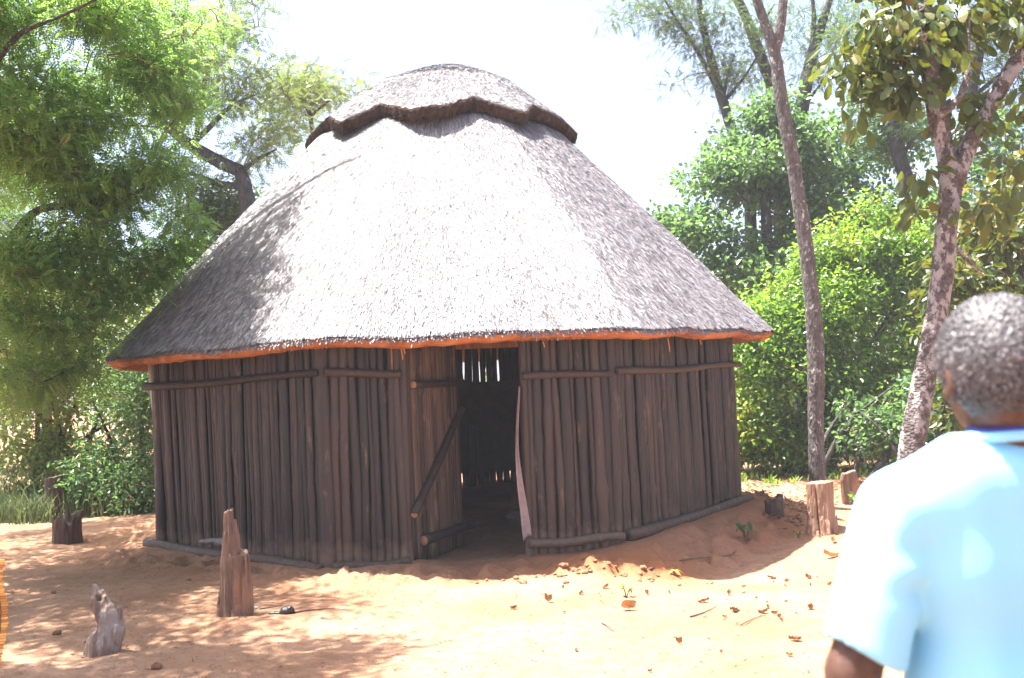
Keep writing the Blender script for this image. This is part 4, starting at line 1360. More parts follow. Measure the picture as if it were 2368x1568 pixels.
tall('tall acacia with a dark trunk just left of the fork of the slim pale trunk', [(1800, 260), (1785, 200), (1748, 103), (1720, 30), (1690, -30)], [0.14, 0.13, 0.12, 0.11, 0.09],
     [([(1748, 103), (1765, 50), (1790, 10)], [0.05, 0.03, 0.015])], [(1745, 150, 50, 60, 0.6, 22), (1700, -10, 70, 40, 0.8, 22), (1790, 40, 40, 40, 0.6, 10)], 23.0)
tall('tall acacia with a pale grey forked trunk between the slim trunk and the large leaves', [(1842, 330), (1850, 270), (1866, 180), (1886, 95), (1905, 40), (1925, -20)], [0.15, 0.15, 0.14, 0.12, 0.09, 0.06],
     [([(1866, 180), (1880, 90), (1882, 20), (1870, -40)], [0.07, 0.06, 0.045, 0.03]), ([(1856, 250), (1885, 210), (1910, 180)], [0.05, 0.03, 0.015])],
     [(1900, 80, 60, 60, 0.8, 24), (1830, 60, 40, 70, 0.7, 10), (1920, 200, 50, 40, 0.6, 20), (1960, 30, 60, 50, 0.8, 24), (1860, 110, 40, 40, 0.5, 8)], 22.5)
tall('tall acacia with a speckled trunk leaning left beneath the large leaves', [(2138, 521), (2118, 470), (2099, 423), (2080, 370), (2068, 310), (2052, 225), (2040, 120)], [0.16, 0.155, 0.15, 0.14, 0.13, 0.11, 0.08],
     [([(2080, 370), (2110, 320), (2140, 300)], [0.05, 0.03, 0.015])], [(2050, 40, 100, 50, .8, 40), (1990, 110, 60, 60, .7, 26), (2050, 150, 80, 80, 0.8, 30), (2100, 290, 60, 40, 0.6, 20)], 20.0)
tall('tall acacia with a dark trunk seen between the two limbs of the forked tree', [(2212, 520), (2215, 420), (2222, 330), (2238, 240), (2254, 155), (2272, 40), (2285, -40)], [0.14, 0.14, 0.135, 0.13, 0.12, 0.11, 0.09],
     [([(2240, 235), (2300, 180), (2350, 150), (2400, 100)], [0.05, 0.035, 0.025, 0.012]), ([(2262, 120), (2310, 60), (2350, 20)], [0.045, 0.03, 0.012])],
     [(2280, 60, 100, 60, .8, 50), (2200, 140, 70, 80, .7, 36), (2320, 120, 80, 70, 0.8, 46), (2340, 260, 60, 60, 0.7, 34), (2300, 20, 70, 40, 0.7, 30), (2300, 330, 60, 60, 0.7, 30)], 19.0)

# far wood closing the view on both sides, one mass
mb = MB()
spans = [(-22, -7.2, 26, 5.0), (-9.5, -4.5, 27, 3.2), (4.2, 22, 26, 5.2), (-30, -13, 21, 6.0), (13, 30, 21, 5.5), (-5, 5, 30, 2.0)]
for (xa, xb, yy, hh) in spans:
    n = int((xb - xa) * hh * 105)
    x = rg.uniform(xa, xb, n); y = yy + rg.normal(0, 1.0, n)
    top = hh * (0.72 + 0.35 * fbm(np.stack([x * .35, 0 * x + yy, 0 * x], -1), 2, 88))
    z = top * rg.uniform(0, 1, n) ** 0.8
    P = np.stack([x, y, z], 1)
    P += 0.25 * rand_unit(n, rg)
    leaves(mb, P, unit(rand_unit(n, rg) + np.array([0, -.2, -.2])), 0.21, 0.14, rg, rnd=np.clip(0.5 + .35 * fbm(P * .6, 2, 5) + rg.normal(0, .2, n), 0, 1), up=0.6)
tag(mb.build('far_wood', MAT['wood_far'], smooth=False), 'far off green woodland closing the view behind the trees and hut', 'woodland', kind='stuff')
# ------------------------------------------------------------------ stumps and small things in the yard
rg = np.random.default_rng(21)

def sdf_thing(name, fn, lo, hi, res, material, at, label, cat, group=None, rnd=None, yaw=0.0):
    V, F = surface_nets(fn, lo, hi, res)
    if yaw:
        c, s = math.cos(yaw), math.sin(yaw)
        V = np.stack([V[:, 0] * c - V[:, 1] * s, V[:, 0] * s + V[:, 1] * c, V[:, 2]], 1)
    mb = MB(); mb.add(V + np.asarray(at), F, 0.5 if rnd is None else rnd(V))
    o = mb.build(name, material, origin=at)
    return tag(o, label, cat, group)

def grain(P, fx, fz, seed):
    q = P * np.array([fx, fx, fz], np.float32)
    return fbm(q, 3, seed).astype(np.float32)

g = G(546, 1422)
def f_post(P):
    a = capsule(P, (-.088, 0.02, -.1), (-.085, 0.02, .31), .055, .030)
    b = capsule(P, (-.02, 0, -.1), (-.022, 0, .40), .085, .072)
    b2 = np.maximum(capsule(P, (-.03, 0, .35), (-.030, 0.0, .84), .070, .028), P[..., 2] - .79 - .5 * P[..., 0])
    b3 = capsule(P, (-.012, 0.01, .35), (.004, 0.01, .70), .060, .016)
    c = np.maximum(capsule(P, (.062, .0, -.1), (.055, .0, .55), .058, .050), P[..., 2] - .46 - 0.25 * P[..., 1])
    d = smin(smin(a, b, .015), c, .012); d = smin(smin(d, b2, .015), b3, .008)
    d = np.minimum(d, capsule(P, (0, 0, -.1), (0, 0, .03), .16, .12) + .03)
    return d + .017 * grain(P, 38, 2.2, 3) + .006 * grain(P, 95, 5, 4)
sdf_thing('stump', f_post, (-.2, -.16, -.08), (.2, .16, .85), .0062, MAT['stump'], g, 'tall split wooden stump with jagged spire standing before the left wall', 'stump')

g = G(240, 1508)
def f_drift(P):
    pts = [(-.03, 0, -.08), (.0, 0, .04), (.055, 0, .14), (.035, 0, .24), (-.02, 0, .34)]
    rr = [.115, .105, .082, .070, .058]
    d = None
    for i in range(4):
        e = capsule(P, pts[i], pts[i + 1], rr[i], rr[i + 1])
        d = e if d is None else smin(d, e, .03)
    d = smin(d, capsule(P, (-.045, .0, .32), (-.05, .0, .435), .034, .014), .015)
    d = smin(d, capsule(P, (.0, .01, .32), (.005, .0, .405), .028, .010), .012)
    d = smin(d, capsule(P, (.085, .02, .10), (.118, .02, .28), .034, .022), .02)
    d = smin(d, capsule(P, (.118, .02, .27), (.112, .02, .36), .018, .007), .01)
    d = np.maximum(d, -capsule(P, (-.018, -.04, .36), (-.012, -.06, .46), .018, .03))
    return d + .010 * grain(P, 38, 6, 8) + .004 * grain(P, 100, 14, 9)
sdf_thing('stump', f_drift, (-.2, -.17, -.06), (.2, .17, .46), .007, MAT['drift'], g, 'short curved bleached stump with forked tips, nearest on the left ground', 'stump')

g = G(155, 1256)
def f_old(P):
    top = .30 + .07 * vnoise(P * np.array([13, 13, 0], np.float32), 2)
    b = capsule(P, (0, 0, -.1), (.0, 0, .6), .165, .15)
    b = np.maximum(b, P[..., 2] - top)
    b = smin(b, capsule(P, (.08, 0, .18), (.20, 0, .37), .06, .03), .03)
    b = smin(b, capsule(P, (.02, -.02, .2), (.03, -.02, .40), .05, .02), .02)
    return b + .016 * grain(P, 24, 4, 14)
sdf_thing('stump', f_old, (-.24, -.22, -.06), (.28, .22, .46), .012, MAT['oldstump'], g, 'squat dark brown stump with broken top near the left thicket', 'stump')

g = G(1901, 1228)
def f_cut(P):
    b = capsule(P, (0, 0, -.2), (.004, 0, .7), .150, .112)
    fl = capsule(P, (0, 0, -.15), (0, 0, .03), .20, .13)
    b = smin(b, fl, .06)
    b = b + .020 * grain(P, 30, 3.0, 24) + .008 * grain(P, 70, 14, 25)
    b = np.maximum(b, P[..., 2] - .505 - .06 * P[..., 0] - .004 * grain(P, 40, 1, 26))
    crack = np.maximum(np.abs(P[..., 0] + .06 + .02 * P[..., 2]) - .006, P[..., 1] + .06)
    return np.maximum(b, -crack)
sdf_thing('stump', f_cut, (-.23, -.23, -.1), (.23, .23, .56), .0075, MAT['cutstump'], g, 'sawn off pale stump with cracked sides in front of the slim trunk', 'stump')

g = gz(W(1968, 1150, 13.2), 0.0)
def f_slab(P):
    w_ = np.where(P[..., 2] < .30, .10, .10 - .30 * (P[..., 2] - .30))
    d = np.maximum(np.maximum(np.abs(P[..., 0] + .04 * P[..., 2]) - w_, np.abs(P[..., 1]) - .06), P[..., 2] - .40 - .28 * P[..., 0])
    return d - .008 + .014 * grain(P, 26, 4, 34)
sdf_thing('stump', f_slab, (-.2, -.14, -.08), (.2, .14, .52), .011, MAT['stump'], g, 'small pointed slab of stump between the sawn stump and the man', 'stump')

g = G(1793, 1190)
def f_small(P):
    b = np.maximum(capsule(P, (0, 0, -.1), (-.02, 0, .5), .115, .075), P[..., 2] - .19 - .3 * P[..., 0] - .05 * vnoise(P * np.array([16, 16, 0], np.float32), 45))
    return b + .018 * grain(P, 24, 5, 44)
sdf_thing('stump', f_small, (-.18, -.18, -.08), (.18, .18, .34), .012, MAT['oldstump'], g, 'small dark stump in the shade of the right end of the hut', 'stump')

g = gz(W(125, 1128, 15.4), 0.0)
def f_dark(P):
    b = np.maximum(capsule(P, (0, 0, -.1), (.0, 0, 1.0), .15, .12), P[..., 2] - .62 - .2 * P[..., 0])
    b = smin(b, capsule(P, (.12, 0, .1), (.14, 0, .4), .05, .03), .03)
    return b + .016 * grain(P, 20, 4, 54)
sdf_thing('stump', f_dark, (-.24, -.22, -.08), (.26, .22, .72), .014, MAT['oldstump'], g, 'dark upright stump half hidden in grass by the left thicket', 'stump')

# ---- reed screen at the left edge of the picture
Yr = 5.0
edge = [W(18, 1292, Yr), W(13, 1345, Yr), W(21, 1405, Yr), W(20, 1450, Yr), W(13, 1500, Yr), W(8, 1568, Yr), W(10, 1640, Yr), W(12, 1720, Yr)]
edge = np.array(edge)
ez = np.arange(0.03, edge[0, 2], 0.0125)
ex = np.interp(ez, edge[::-1, 2], edge[::-1, 0])
scr = thing('reed_screen', (-2.9, Yr + .1, float(ground_h(np.array([-2.9]), np.array([Yr]))[0])), 'orange reed screen with dark binding cords standing at the left edge', 'screen')
mb = MB()
for z, x in zip(ez, ex):
    n = 9
    xx = np.linspace(x + rg.normal(0, .003), -3.55, n)
    yy = Yr + 0.16 * np.sin((xx + 2.4) * 2.2) + 0.01 * math.sin(z * 12)
    add_tube(mb, np.stack([xx, yy, np.full(n, z)], 1), 0.0058, 6, float(rg.uniform(0, 1)))
panel = mb.build('reed_panel', MAT['reed'], scr)
mb = MB()
for k, xo in enumerate((-.022, -.075, -.30, -.55, -.8, -1.05)):
    zz = np.linspace(0.02, ez[-1], 60)
    xx = np.interp(zz, ez, ex) + xo if k < 2 else np.full(60, -2.42 + xo)
    yy = Yr + 0.16 * np.sin((xx + 2.4) * 2.2) - 0.008 + 0.003 * np.cos(zz * 2 * np.pi / 0.025)
    add_tube(mb, np.stack([xx, yy, zz], 1), 0.0022, 5, 0.4)
    mb2 = mb; mb2.build('binding_cord', MAT['cord'], scr); mb = MB()

# ---- pieces near the hut
# pale post under the far left eave
b0 = gz((-3.97, 11.75, 0), -.1)
mb = MB(); add_tube(mb, [b0, b0 + (-.03, 0, 1.0), b0 + (-.10, 0, 1.75), b0 + (-.12, 0, 2.25)], [.055, .052, .05, .048], 12, lump=.05)
tag(mb.build('post', MAT['concrete']), 'pale grey post just behind the left corner of the hut', 'post')

# hide strip by the doorway
pj = facet_pt(0, DOOR_B - 0.045, 0.035)
nz_, nw = 40, 5
zz = np.linspace(1.62, 0.19, nz_)
wd = np.interp(zz, [0.19, 0.28, 0.6, 1.1, 1.5, 1.8], [0.085, 0.105, 0.070, 0.026, 0.018, 0.012])
V = []
for i, z in enumerate(zz):
    tw = 0.35 * math.sin(z * 3.1) + 0.2 * math.sin(z * 7)
    off = 0.028 * math.sin(z * 3.7 + 1.0) - 0.01
    for j in range(nw):
        q = (j / (nw - 1) - 0.5)
        curl = 0.06 * max(0, 0.45 - z) * (q + .5)
        lx = -0.012 + off + q * wd[i] * math.cos(tw) + 0.02 * (0.3 - z if z < 0.3 else 0)
        ly = q * wd[i] * math.sin(tw) + 0.018 * math.cos(q * 5) - curl
        p = pj + fdir[0] * lx + fnorm[0] * (0.02 - ly)
        V.append([p[0], p[1], z + (0.07 * (q + .5) if i == nz_ - 1 else 0)])
V = np.array(V)
mb = MB()
ii = (np.arange(nz_ - 1)[:, None] * nw + np.arange(nw - 1)[None]).reshape(-1)
mb.add(V, np.stack([ii, ii + 1, ii + nw + 1, ii + nw], 1))
o = mb.build('curtain', MAT['cloth']); 
md = o.modifiers.new('thickness', 'SOLIDIFY'); md.thickness = 0.004
tag(o, 'narrow faded pink strip of cloth hanging down the right door post', 'curtain')

# inside the dark hut
mb = MB(); add_tube(mb, [W(1094, 1125, 13.6), W(1096, 1060, 13.6), W(1094, 985, 13.6)], [.06, .055, .05], 10, lump=.08)
o = mb.build('indoor_post', MAT['pole'], origin=gz(W(1094, 1125, 13.6), 0.0)); tag(o, 'short upright post standing inside the dark hut', 'post')
gi = np.array([0.12, 12.1, 0.02])
def f_figure(P):  # dim seated figure simplified to rounded head and body masses
    d = smin(ellip(P, (0, 0, .26), (.22, .18, .28)), ellip(P, (.04, 0, .60), (.13, .12, .15)), .08)
    return d + .02 * fbm(P * 7, 2, 3)
sdf_thing('sack', f_figure, (-.3, -.26, -.05), (.3, .26, .82), .02, MAT['sack'], gi, 'rounded brown bundle in the dark behind the right door post', 'sack')
def f_pc(P):
    return ellip(P, (0, 0, .0), (.17, .10, .09)) + .02 * fbm(P * 9, 2, 6)
sdf_thing('cloth', f_pc, (-.24, -.16, -.13), (.24, .16, .14), .014, MAT['palecloth'], gi + np.array([-.10, -.26, .13]), 'pale crumpled cloth heaped against the brown bundle indoors', 'cloth')

# scraps
g = G(652, 1420)
def f_scrap(P):
    d = smin(ellip(P, (.04, 0, .025), (.055, .04, .035)), ellip(P, (-.05, 0, .010), (.07, .025, .014)), .02)
    return d + .009 * fbm(P * 34, 2, 7)
sdf_thing('plastic_scrap', f_scrap, (-.16, -.08, -.02), (.14, .08, .08), .006, MAT['blackbag'], g, 'crumpled black plastic scrap right of the tall split stump', 'litter')
g = W(497, 1254, 9.95)
def f_wisp(P):
    q = P + .012 * np.stack([vnoise(P * 14, 1), vnoise(P * 14, 2), vnoise(P * 14, 3)], -1)
    return np.minimum(ellip(q, (-.04, 0, .02), (.10, .03, .020)), ellip(q, (.05, 0, .0), (.06, .03, .035))) + .008 * fbm(P * 30, 2, 8)
sdf_thing('plastic_scrap', f_wisp, (-.18, -.07, -.07), (.16, .07, .08), .007, MAT['palebag'], g, 'pale grey plastic scrap caught on the base log behind the split stump', 'litter')
g = G(1544, 1320)
def f_husk(P):
    d = ellip(P, (0, 0, .03), (.055, .045, .04))
    d = np.maximum(d, -ellip(P, (0, -.02, .065), (.045, .04, .04)))
    return d + .004 * fbm(P * 40, 2, 4)
sdf_thing('husk', f_husk, (-.09, -.08, -.02), (.09, .08, .09), .005, MAT['husk'], g + np.array([-.04, .05, 0]), 'empty brown fruit husk at the edge of the roof shadow', 'husk')
g = G(1560, 1328)
mb = MB()
for k in range(4):
    a = k * 1.6 + .4
    P_ = np.array([[0, 0, .03], [.025 * math.cos(a), .025 * math.sin(a), .035], [.055 * math.cos(a), .055 * math.sin(a), .018], [.085 * math.cos(a), .085 * math.sin(a), .004]]) + g
    add_tube(mb, P_, [.010, .013, .012, .004], 6, .5, flat=.4)
tag(mb.build('fruit_peel', MAT['peel'], origin=g), 'bright yellow fruit peel lying beside the brown husk', 'peel')

def pebble(px_, py_, r_, label, m_='pebble', cat='stone', nm='stone', squash=.6):
    g = G(px_, py_)
    sd = int(px_)
    def f(P): return ellip(P, (0, 0, r_ * .35), (r_, r_ * .85, r_ * squash)) + r_ * .22 * fbm(P / r_ * 1.3, 2, sd)
    return sdf_thing(nm, f, (-1.5 * r_, -1.5 * r_, -.6 * r_), (1.5 * r_, 1.5 * r_, 1.4 * r_), r_ / 5, MAT[m_], g, label, cat)
pebble(592, 1406, .017, 'small white pebble just right of the tall split stump')
pebble(793, 1409, .018, 'small white pebble in the open between the split stump and the doorway')
pebble(362, 1546, .035, 'dark brown clod of earth at the bottom edge left of centre', 'clod', 'clod', 'earth_clod', .8)
pebble(131, 1467, .033, 'brown clod of earth to the left of the curved bleached stump', 'clod', 'clod', 'earth_clod', .7)
pebble(124, 1372, .022, 'small dark clod in the shade above the curved bleached stump', 'clod', 'clod', 'earth_clod', .6)
pebble(437, 1342, .022, 'small dark clod in the shade left of the tall split stump', 'clod', 'clod', 'earth_clod', .6)

# broken lumps along the crumbled bank
for k in range(46):
    x_, y_ = rg.normal(0.62, .45), rg.normal(8.90, .14)
    z_ = float(ground_h(np.array([x_]), np.array([y_]))[0])
    if k < 6:
        r_ = rg.uniform(.012, .034)
        protos = globals().setdefault('LUMPS', [])
        def f(P, r_=r_, k=k): return ellip(P, (0, 0, r_ * .3), (r_, r_ * .8, r_ * .7)) + r_ * .35 * fbm(P / r_ * 1.2, 2, k)
        V, F = surface_nets(f, (-1.6 * r_, -1.6 * r_, -.8 * r_), (1.6 * r_, 1.6 * r_, 1.6 * r_), r_ / 4)
        mb = MB(); mb.add(V + np.array([x_, y_, z_]), F, .5)
        o = mb.build('earth_lump', MAT['sand'], origin=(x_, y_, z_)); LUMPS.append(o)
    else:
        o = LUMPS[k % 6].copy(); COL.objects.link(o); o.location = (x_, y_, z_)
        o.rotation_euler = (0, 0, float(rg.uniform(0, 6.28)))
    tag(o, 'lump of dry orange earth fallen from the crumbled bank by the doorway', 'earth lump', 'lumps of earth below the bank')

# small plants
def sprig(px_, py_, h, n, label, L=.05, Wd=.032, m_='midgreen'):
    g = G(px_, py_)
    t = thing('small_plant', g, label, 'plant', None)
    mb = MB(); mb2 = MB()
    for k in range(n):
        a = rg.uniform(0, 6.28); ln = h * rg.uniform(.6, 1.1); sp = rg.uniform(.2, .7)
        tp = g + np.array([math.cos(a) * ln * sp, math.sin(a) * ln * sp, ln])
        P_ = np.array([g + np.array([0, 0, -.01]), g * .5 + tp * .5 + np.array([0, 0, .02]), tp])
        add_tube(mb, P_, [.004, .003, .0015], 5, cap=False)
        m = 7
        tt = rg.uniform(.35, 1.0, m)[:, None]
        Pp = (1 - tt) * P_[1] + tt * tp
        leaves(mb2, Pp, unit(rand_unit(m, rg) + np.array([0, -.1, .25])), L, Wd, rg)
    f = mb2.build('leaves', MAT[m_], t, smooth=False)
    mb.build('stems', MAT['twig'], t)
sprig(1725, 1252, .17, 9, 'small green leafy plant on the shaded earth slope right of the hut')
sprig(1448, 1381, .07, 4, 'tiny pale seedling on the sunlit sand before the right wall', .03, .016, 'under')
sprig(1845, 1243, .05, 3, 'tiny green sprig at the foot of the sawn stump', .03, .018, 'bush')
sprig(1985, 1185, .22, 10, 'green weed growing beside the small pointed slab of stump', .06, .03, 'bush')

# ---- fallen leaves and twigs
def dead_mesh(sd, L, Wd, curl):
    r_ = np.random.default_rng(sd)
    nu_, nv_ = 7, 5
    V = []
    for i in range(nu_):
        t = i / (nu_ - 1)
        w_ = Wd * max(.06, math.sin(math.pi * (0.06 + .9 * t)) ** .8)
        for j in range(nv_):
            q = j / (nv_ - 1) - .5
            V.append([L * (t - .5), w_ * q * 1.0, curl * (4 * q * q * Wd + .9 * L * (t - .5) ** 2) + r_.normal(0, .08 * Wd) + .004])
    V = np.array(V)
    ii = (np.arange(nu_ - 1)[:, None] * nv_ + np.arange(nv_ - 1)[None]).reshape(-1)
    return V, np.stack([ii, ii + 1, ii + nv_ + 1, ii + nv_], 1)
LEAFP = []
for k in range(6):
    V, F = dead_mesh(k, rg.uniform(.055, .085), rg.uniform(.03, .045), rg.uniform(.35, 1.0))
    mb = MB(); mb.add(V, F, float(rg.uniform(.0, .6)))
    LEAFP.append(mb.build('dead_leaf', MAT['deadleaf'], origin=(0, 0, 0), smooth=False))
spots = []
for zx, zy in ((465,640),(775,645),(595,690),(605,685),(720,690),(1075,690),(1235,680),(1300,705),(1510,620),(1550,615),(1620,628),(1675,650),(1780,640),(1700,610),(1980,578),(2190,550),(2230,548),(2245,575),(2310,570),(2080,630),(2100,640),(2270,628),(1930,668),(1790,685),(1670,695),(2035,715),(2000,745),(2090,745),(2050,770),(1960,790),(2015,760),(1705,820),(1715,815),(1840,840),(1920,830),(2000,840),(2085,860),(2160,830),(2185,860),(2050,885),(2110,890),(2120,905),(2250,915),(2275,800),(2290,820),(2240,765),(1950,750),(1810,970),(1715,1010),(1635,860),(1350,815),(2080,1045),(2150,1030),(2245,1075),(1615,1115),(1310,1050),(1075,1120),(1030,1130),(560,1105),(600,1215),(1095,1260),(2110,1140),(2250,1260),(290,820),(375,828),(355,745),(210,720),(120,708),(470,828),(100,800),(1780,685),(1185,745),(1490,750),(1580,742),(1440,650)):
    spots.append(((2000 + zx * .549) * .5778, (2000 + zy * .549) * .5778))
for k in range(26):
    if k < 14: spots.append((rg.uniform(1640, 1960), rg.normal(1355, 50)))
    elif k < 19: spots.append((rg.uniform(1100, 2000), rg.uniform(1400, 1640)))
    else: spots.append((rg.uniform(1740, 1960), rg.uniform(1225, 1275)))
first = True
spots = spots[:6] + [q for q in spots[6:] if rg.uniform() < .52]
for i, (a, b) in enumerate(spots):
    p = G(a, b)
    src = LEAFP[i % 6]
    if i < 6: o = src
    else:
        o = src.copy(); COL.objects.link(o)
    o.location = (p[0], p[1], p[2] + .004)
    s_ = float(rg.choice([.3, .45, .6, .8, 1.0]) * rg.uniform(.85, 1.15)); o.scale = (s_, s_, s_ * float(rg.uniform(.7, 1.3)))
    o.rotation_euler = (float(rg.normal(0, .25)), float(rg.normal(0, .25)), float(rg.uniform(0, 6.28)))
    tag(o, 'small curled brown dead leaf lying on the sand before the hut', 'dead leaf', 'dead leaves scattered on the sand')
def one_leaf(px_, py_, L, Wd, label, sd, tilt=(0, 0, 0), tone=.8):
    p = G(px_, py_)
    V, F = dead_mesh(sd, L, Wd, .6)
    mb = MB(); mb.add(V, F, tone)
    o = mb.build('dead_leaf', MAT['deadleaf'], origin=(0, 0, 0), smooth=False)
    o.location = (p[0], p[1], p[2] + .012); o.rotation_euler = tilt
    tag(o, label, 'dead leaf')
one_leaf(1450, 1410, .11, .075, 'largest upturned orange dead leaf, alone on the bright open sand', 31, (.7, .1, .3), .9)
one_leaf(1918, 1290, .14, .06, 'long curled orange dead leaf below the sawn stump', 32, (.2, .3, .1), .95)
one_leaf(1925, 1255, .09, .05, 'yellow brown dead leaf at the right foot of the sawn stump', 33, (.3, -.2, 1.2), 1.0)

def stick(pts, r_, label):
    P_ = np.array([G(x, y) + np.array([0, 0, .008]) for x, y in pts])
    q, _ = resample(P_, .05)
    mb = MB(); add_tube(mb, q, np.linspace(r_, r_ * .5, len(q)), 6, .5, lump=.1)
    tag(mb.build('twig', MAT['twig']), label, 'twig')
stick([(1595, 1428), (1625, 1420), (1655, 1405)], .006, 'long thin twig lying on the bright sand towards the man')
stick([(1712, 1448), (1745, 1430), (1770, 1425)], .005, 'thin bent twig among the dead leaves near the man')
stick([(1390, 1442), (1408, 1450), (1418, 1462)], .005, 'short curved twig on the open sand below the right wall')
stick([(1500, 1318), (1580, 1300), (1690, 1270), (1730, 1252)], .009, 'dark branch lying along the foot of the shaded earth slope')
stick([(1760, 1205), (1800, 1210), (1860, 1215)], .012, 'dark stick in the shade left of the sawn stump')
stick([(680, 1418), (720, 1412), (775, 1408)], .006, 'pale dry stalk on the ground right of the black plastic scrap')
stick([(600, 1410), (625, 1406), (655, 1402)], .005, 'dark twig beside the foot of the tall split stump')

mb = MB()
n = 2600
x = rg.uniform(-5.2, 2.6, n); y = 5.0 + 6.5 * rg.uniform(0, 1, n) ** 1.3
k = (oct_dist(x, y) > .25) & (rg.uniform(size=n) < np.where(x < -.6, 1.0, .45)); x, y = x[k], y[k]
P = np.stack([x, y, ground_h(x, y) + .005], 1)
leaves(mb, P, unit(rand_unit(len(P), rg) * np.array([1, 1, .2])), rg.uniform(.012, .040, len(P)), rg.uniform(.004, .014, len(P)), rg, up=.8, rnd=rg.beta(1.2, 2.4, len(P)))
tag(mb.build('ground_litter', MAT['deadleaf'], smooth=False), 'fine dry leaf crumbs and bits of stalk strewn over the yard', 'leaf litter', kind='stuff')

# leaf litter in the shade on the right and under the bushes, beyond counting
mb = MB()
n = 2600
x = np.concatenate([rg.uniform(2.6, 7.5, 1900), rg.uniform(1.9, 3.6, 700)]); y = np.concatenate([rg.uniform(13.2, 18.2, 1900), rg.uniform(11.3, 13.6, 700)])
k = oct_dist(x, y) > .5; x, y = x[k], y[k]
P = np.stack([x, y, ground_h(x, y) + .012], 1)
leaves(mb, P, unit(rand_unit(len(P), rg) * np.array([1, 1, .25])), .075, .045, rg, up=.85)
tag(mb.build('leaf_litter', MAT['deadleaf'], smooth=False), 'dry brown leaf litter under the bushes and beside the right end of the hut', 'leaf litter', kind='stuff')
mb = MB()
n = 60
x = rg.uniform(2.4, 6.0, n); y = rg.uniform(15.6, 17.0, n)
k = oct_dist(x, y) > 1.0; x, y = x[k], y[k]
P = np.stack([x, y, ground_h(x, y)], 1)
Pp = np.repeat(P, 7, 0) + rg.normal(0, .06, (len(P) * 7, 3)) * np.array([1, 1, .2]) + np.array([0, 0, .04])
leaves(mb, Pp, unit(rand_unit(len(Pp), rg) * .6 + np.array([0, 0, .8])), .11, .03, rg, up=.4)
tag(mb.build('undergrowth', MAT['bush'], smooth=False), 'low green undergrowth along the foot of the right hand bushes', 'undergrowth', kind='stuff')

# ------------------------------------------------------------------ the man in the foreground, seen from behind
MX, MY = 0.818, 1.74
man = thing('person', (MX, MY, 0.0), 'man with short grey hair and pale blue short sleeved shirt, back turned', 'person')
HC = np.array([0.0, 0.012, 1.662])
ARM = [((-.182, 0, 1.42), (-.284, -.015, 1.165), (-.278, .07, .92)), ((.182, 0, 1.42), (.284, -.015, 1.165), (.278, .07, .92))]
LEG = [((-.09, 0, .92), (-.10, .06, .50), (-.10, .0, .085)), ((.09, 0, .92), (.095, -.01, .50), (.10, -.13, .10))]

def body_fn(P):
    Q = P * np.array([1, 1 / .72, 1], np.float32)
    d = capsule(Q, (-.065, 0, .95), (.065, 0, .95), .115)
    d = smin(d, capsule(Q, (-.05, 0, 1.12), (.05, 0, 1.12), .115), .06)
    d = smin(d, capsule(Q, (-.07, 0, 1.33), (.07, 0, 1.33), .115), .06)
    d = smin(d, capsule(P, (-.135, -.005, 1.43), (.135, -.005, 1.43), .062), .05)
    d = smin(d, capsule(P, (-.07, -.012, 1.475), (.07, -.012, 1.475), .055), .04)
    neck = capsule(P, (0, -.018, 1.42), (0, .004, 1.62), .062, .056)
    neck = neck + .0035 * np.exp(-((P[..., 2] - 1.572) / .004) ** 2) * (P[..., 1] < 0) + .003 * np.exp(-((P[..., 2] - 1.590) / .004) ** 2) * (P[..., 1] < 0) \
        - .004 * np.exp(-((P[..., 2] - 1.560) / .007) ** 2) * (P[..., 1] < 0)
    d = smin(d, neck, .03)
    sk = ellip(P, HC, (.086, .104, .102))
    sk = smin(sk, ellip(P, (0, .055, 1.61), (.062, .066, .082)), .03)
    sk = smin(sk, capsule(P, (0, -.03, 1.60), (0, -.01, 1.64), .066), .02)
    d = smin(d, sk, .02)
    d = smin(d, capsule(P, (0, .115, 1.655), (0, .137, 1.622), .010, .016), .012)
    d = smin(d, capsule(P, (-.025, .112, 1.582), (.025, .112, 1.582), .011), .006)
    d = smin(d, capsule(P, (-.045, .098, 1.683), (.045, .098, 1.683), .012), .012)
    for s in (-1, 1):
        d = np.maximum(d, -ellip(P, (s * .033, .123, 1.662), (.016, .012, .010)))
        ear = np.maximum(ellip(P, (s * .090, -.002, 1.628), (.011, .022, .034)), -ellip(P, (s * .102, .006, 1.630), (.010, .013, .02)))
        d = smin(d, ear, .006)
    for (a, b, c) in ARM:
        s = -1 if a[0] < 0 else 1
        d = smin(d, capsule(P, a, b, .056, .042), .03)
        d = smin(d, capsule(P, b, c, .043, .028), .012)
        w_ = np.array(c); 
        palm_e = w_ + np.array([0, .035, -.085])
        d = smin(d, capsule(P, w_, palm_e, .028, .030), .012)
        for q, (o_, ln) in enumerate(((-.030, .070), (-.010, .080), (.010, .075), (.029, .058))):
            k0 = palm_e + np.array([0, o_, -.012 - .004 * abs(q - 1)])
            k1 = k0 + np.array([-s * .010, .006, -ln * .55]); k2 = k1 + np.array([-s * .022, .002, -ln * .42])
            d = np.minimum(d, smin(capsule(P, k0, k1, .0098, .0092), capsule(P, k1, k2, .0092, .008), .003))
        t0 = w_ + np.array([0, .048, -.035]); t1 = t0 + np.array([-s * .012, .026, -.038]); t2 = t1 + np.array([-s * .010, .004, -.030])
        d = smin(d, capsule(P, t0, t1, .013, .0105), .008); d = smin(d, capsule(P, t1, t2, .0105, .009), .003)
    for (a, b, c) in LEG:
        d = smin(d, capsule(P, a, b, .085, .056), .05)
        d = smin(d, capsule(P, b, c, .056, .038), .015)
        d = smin(d, capsule(P, c, np.array(c) + np.array([0, .15, -.045]), .038, .028), .02)
    return d
V, F = surface_nets(body_fn, (-.36, -.26, .0), (.36, .30, 1.80), .0078)
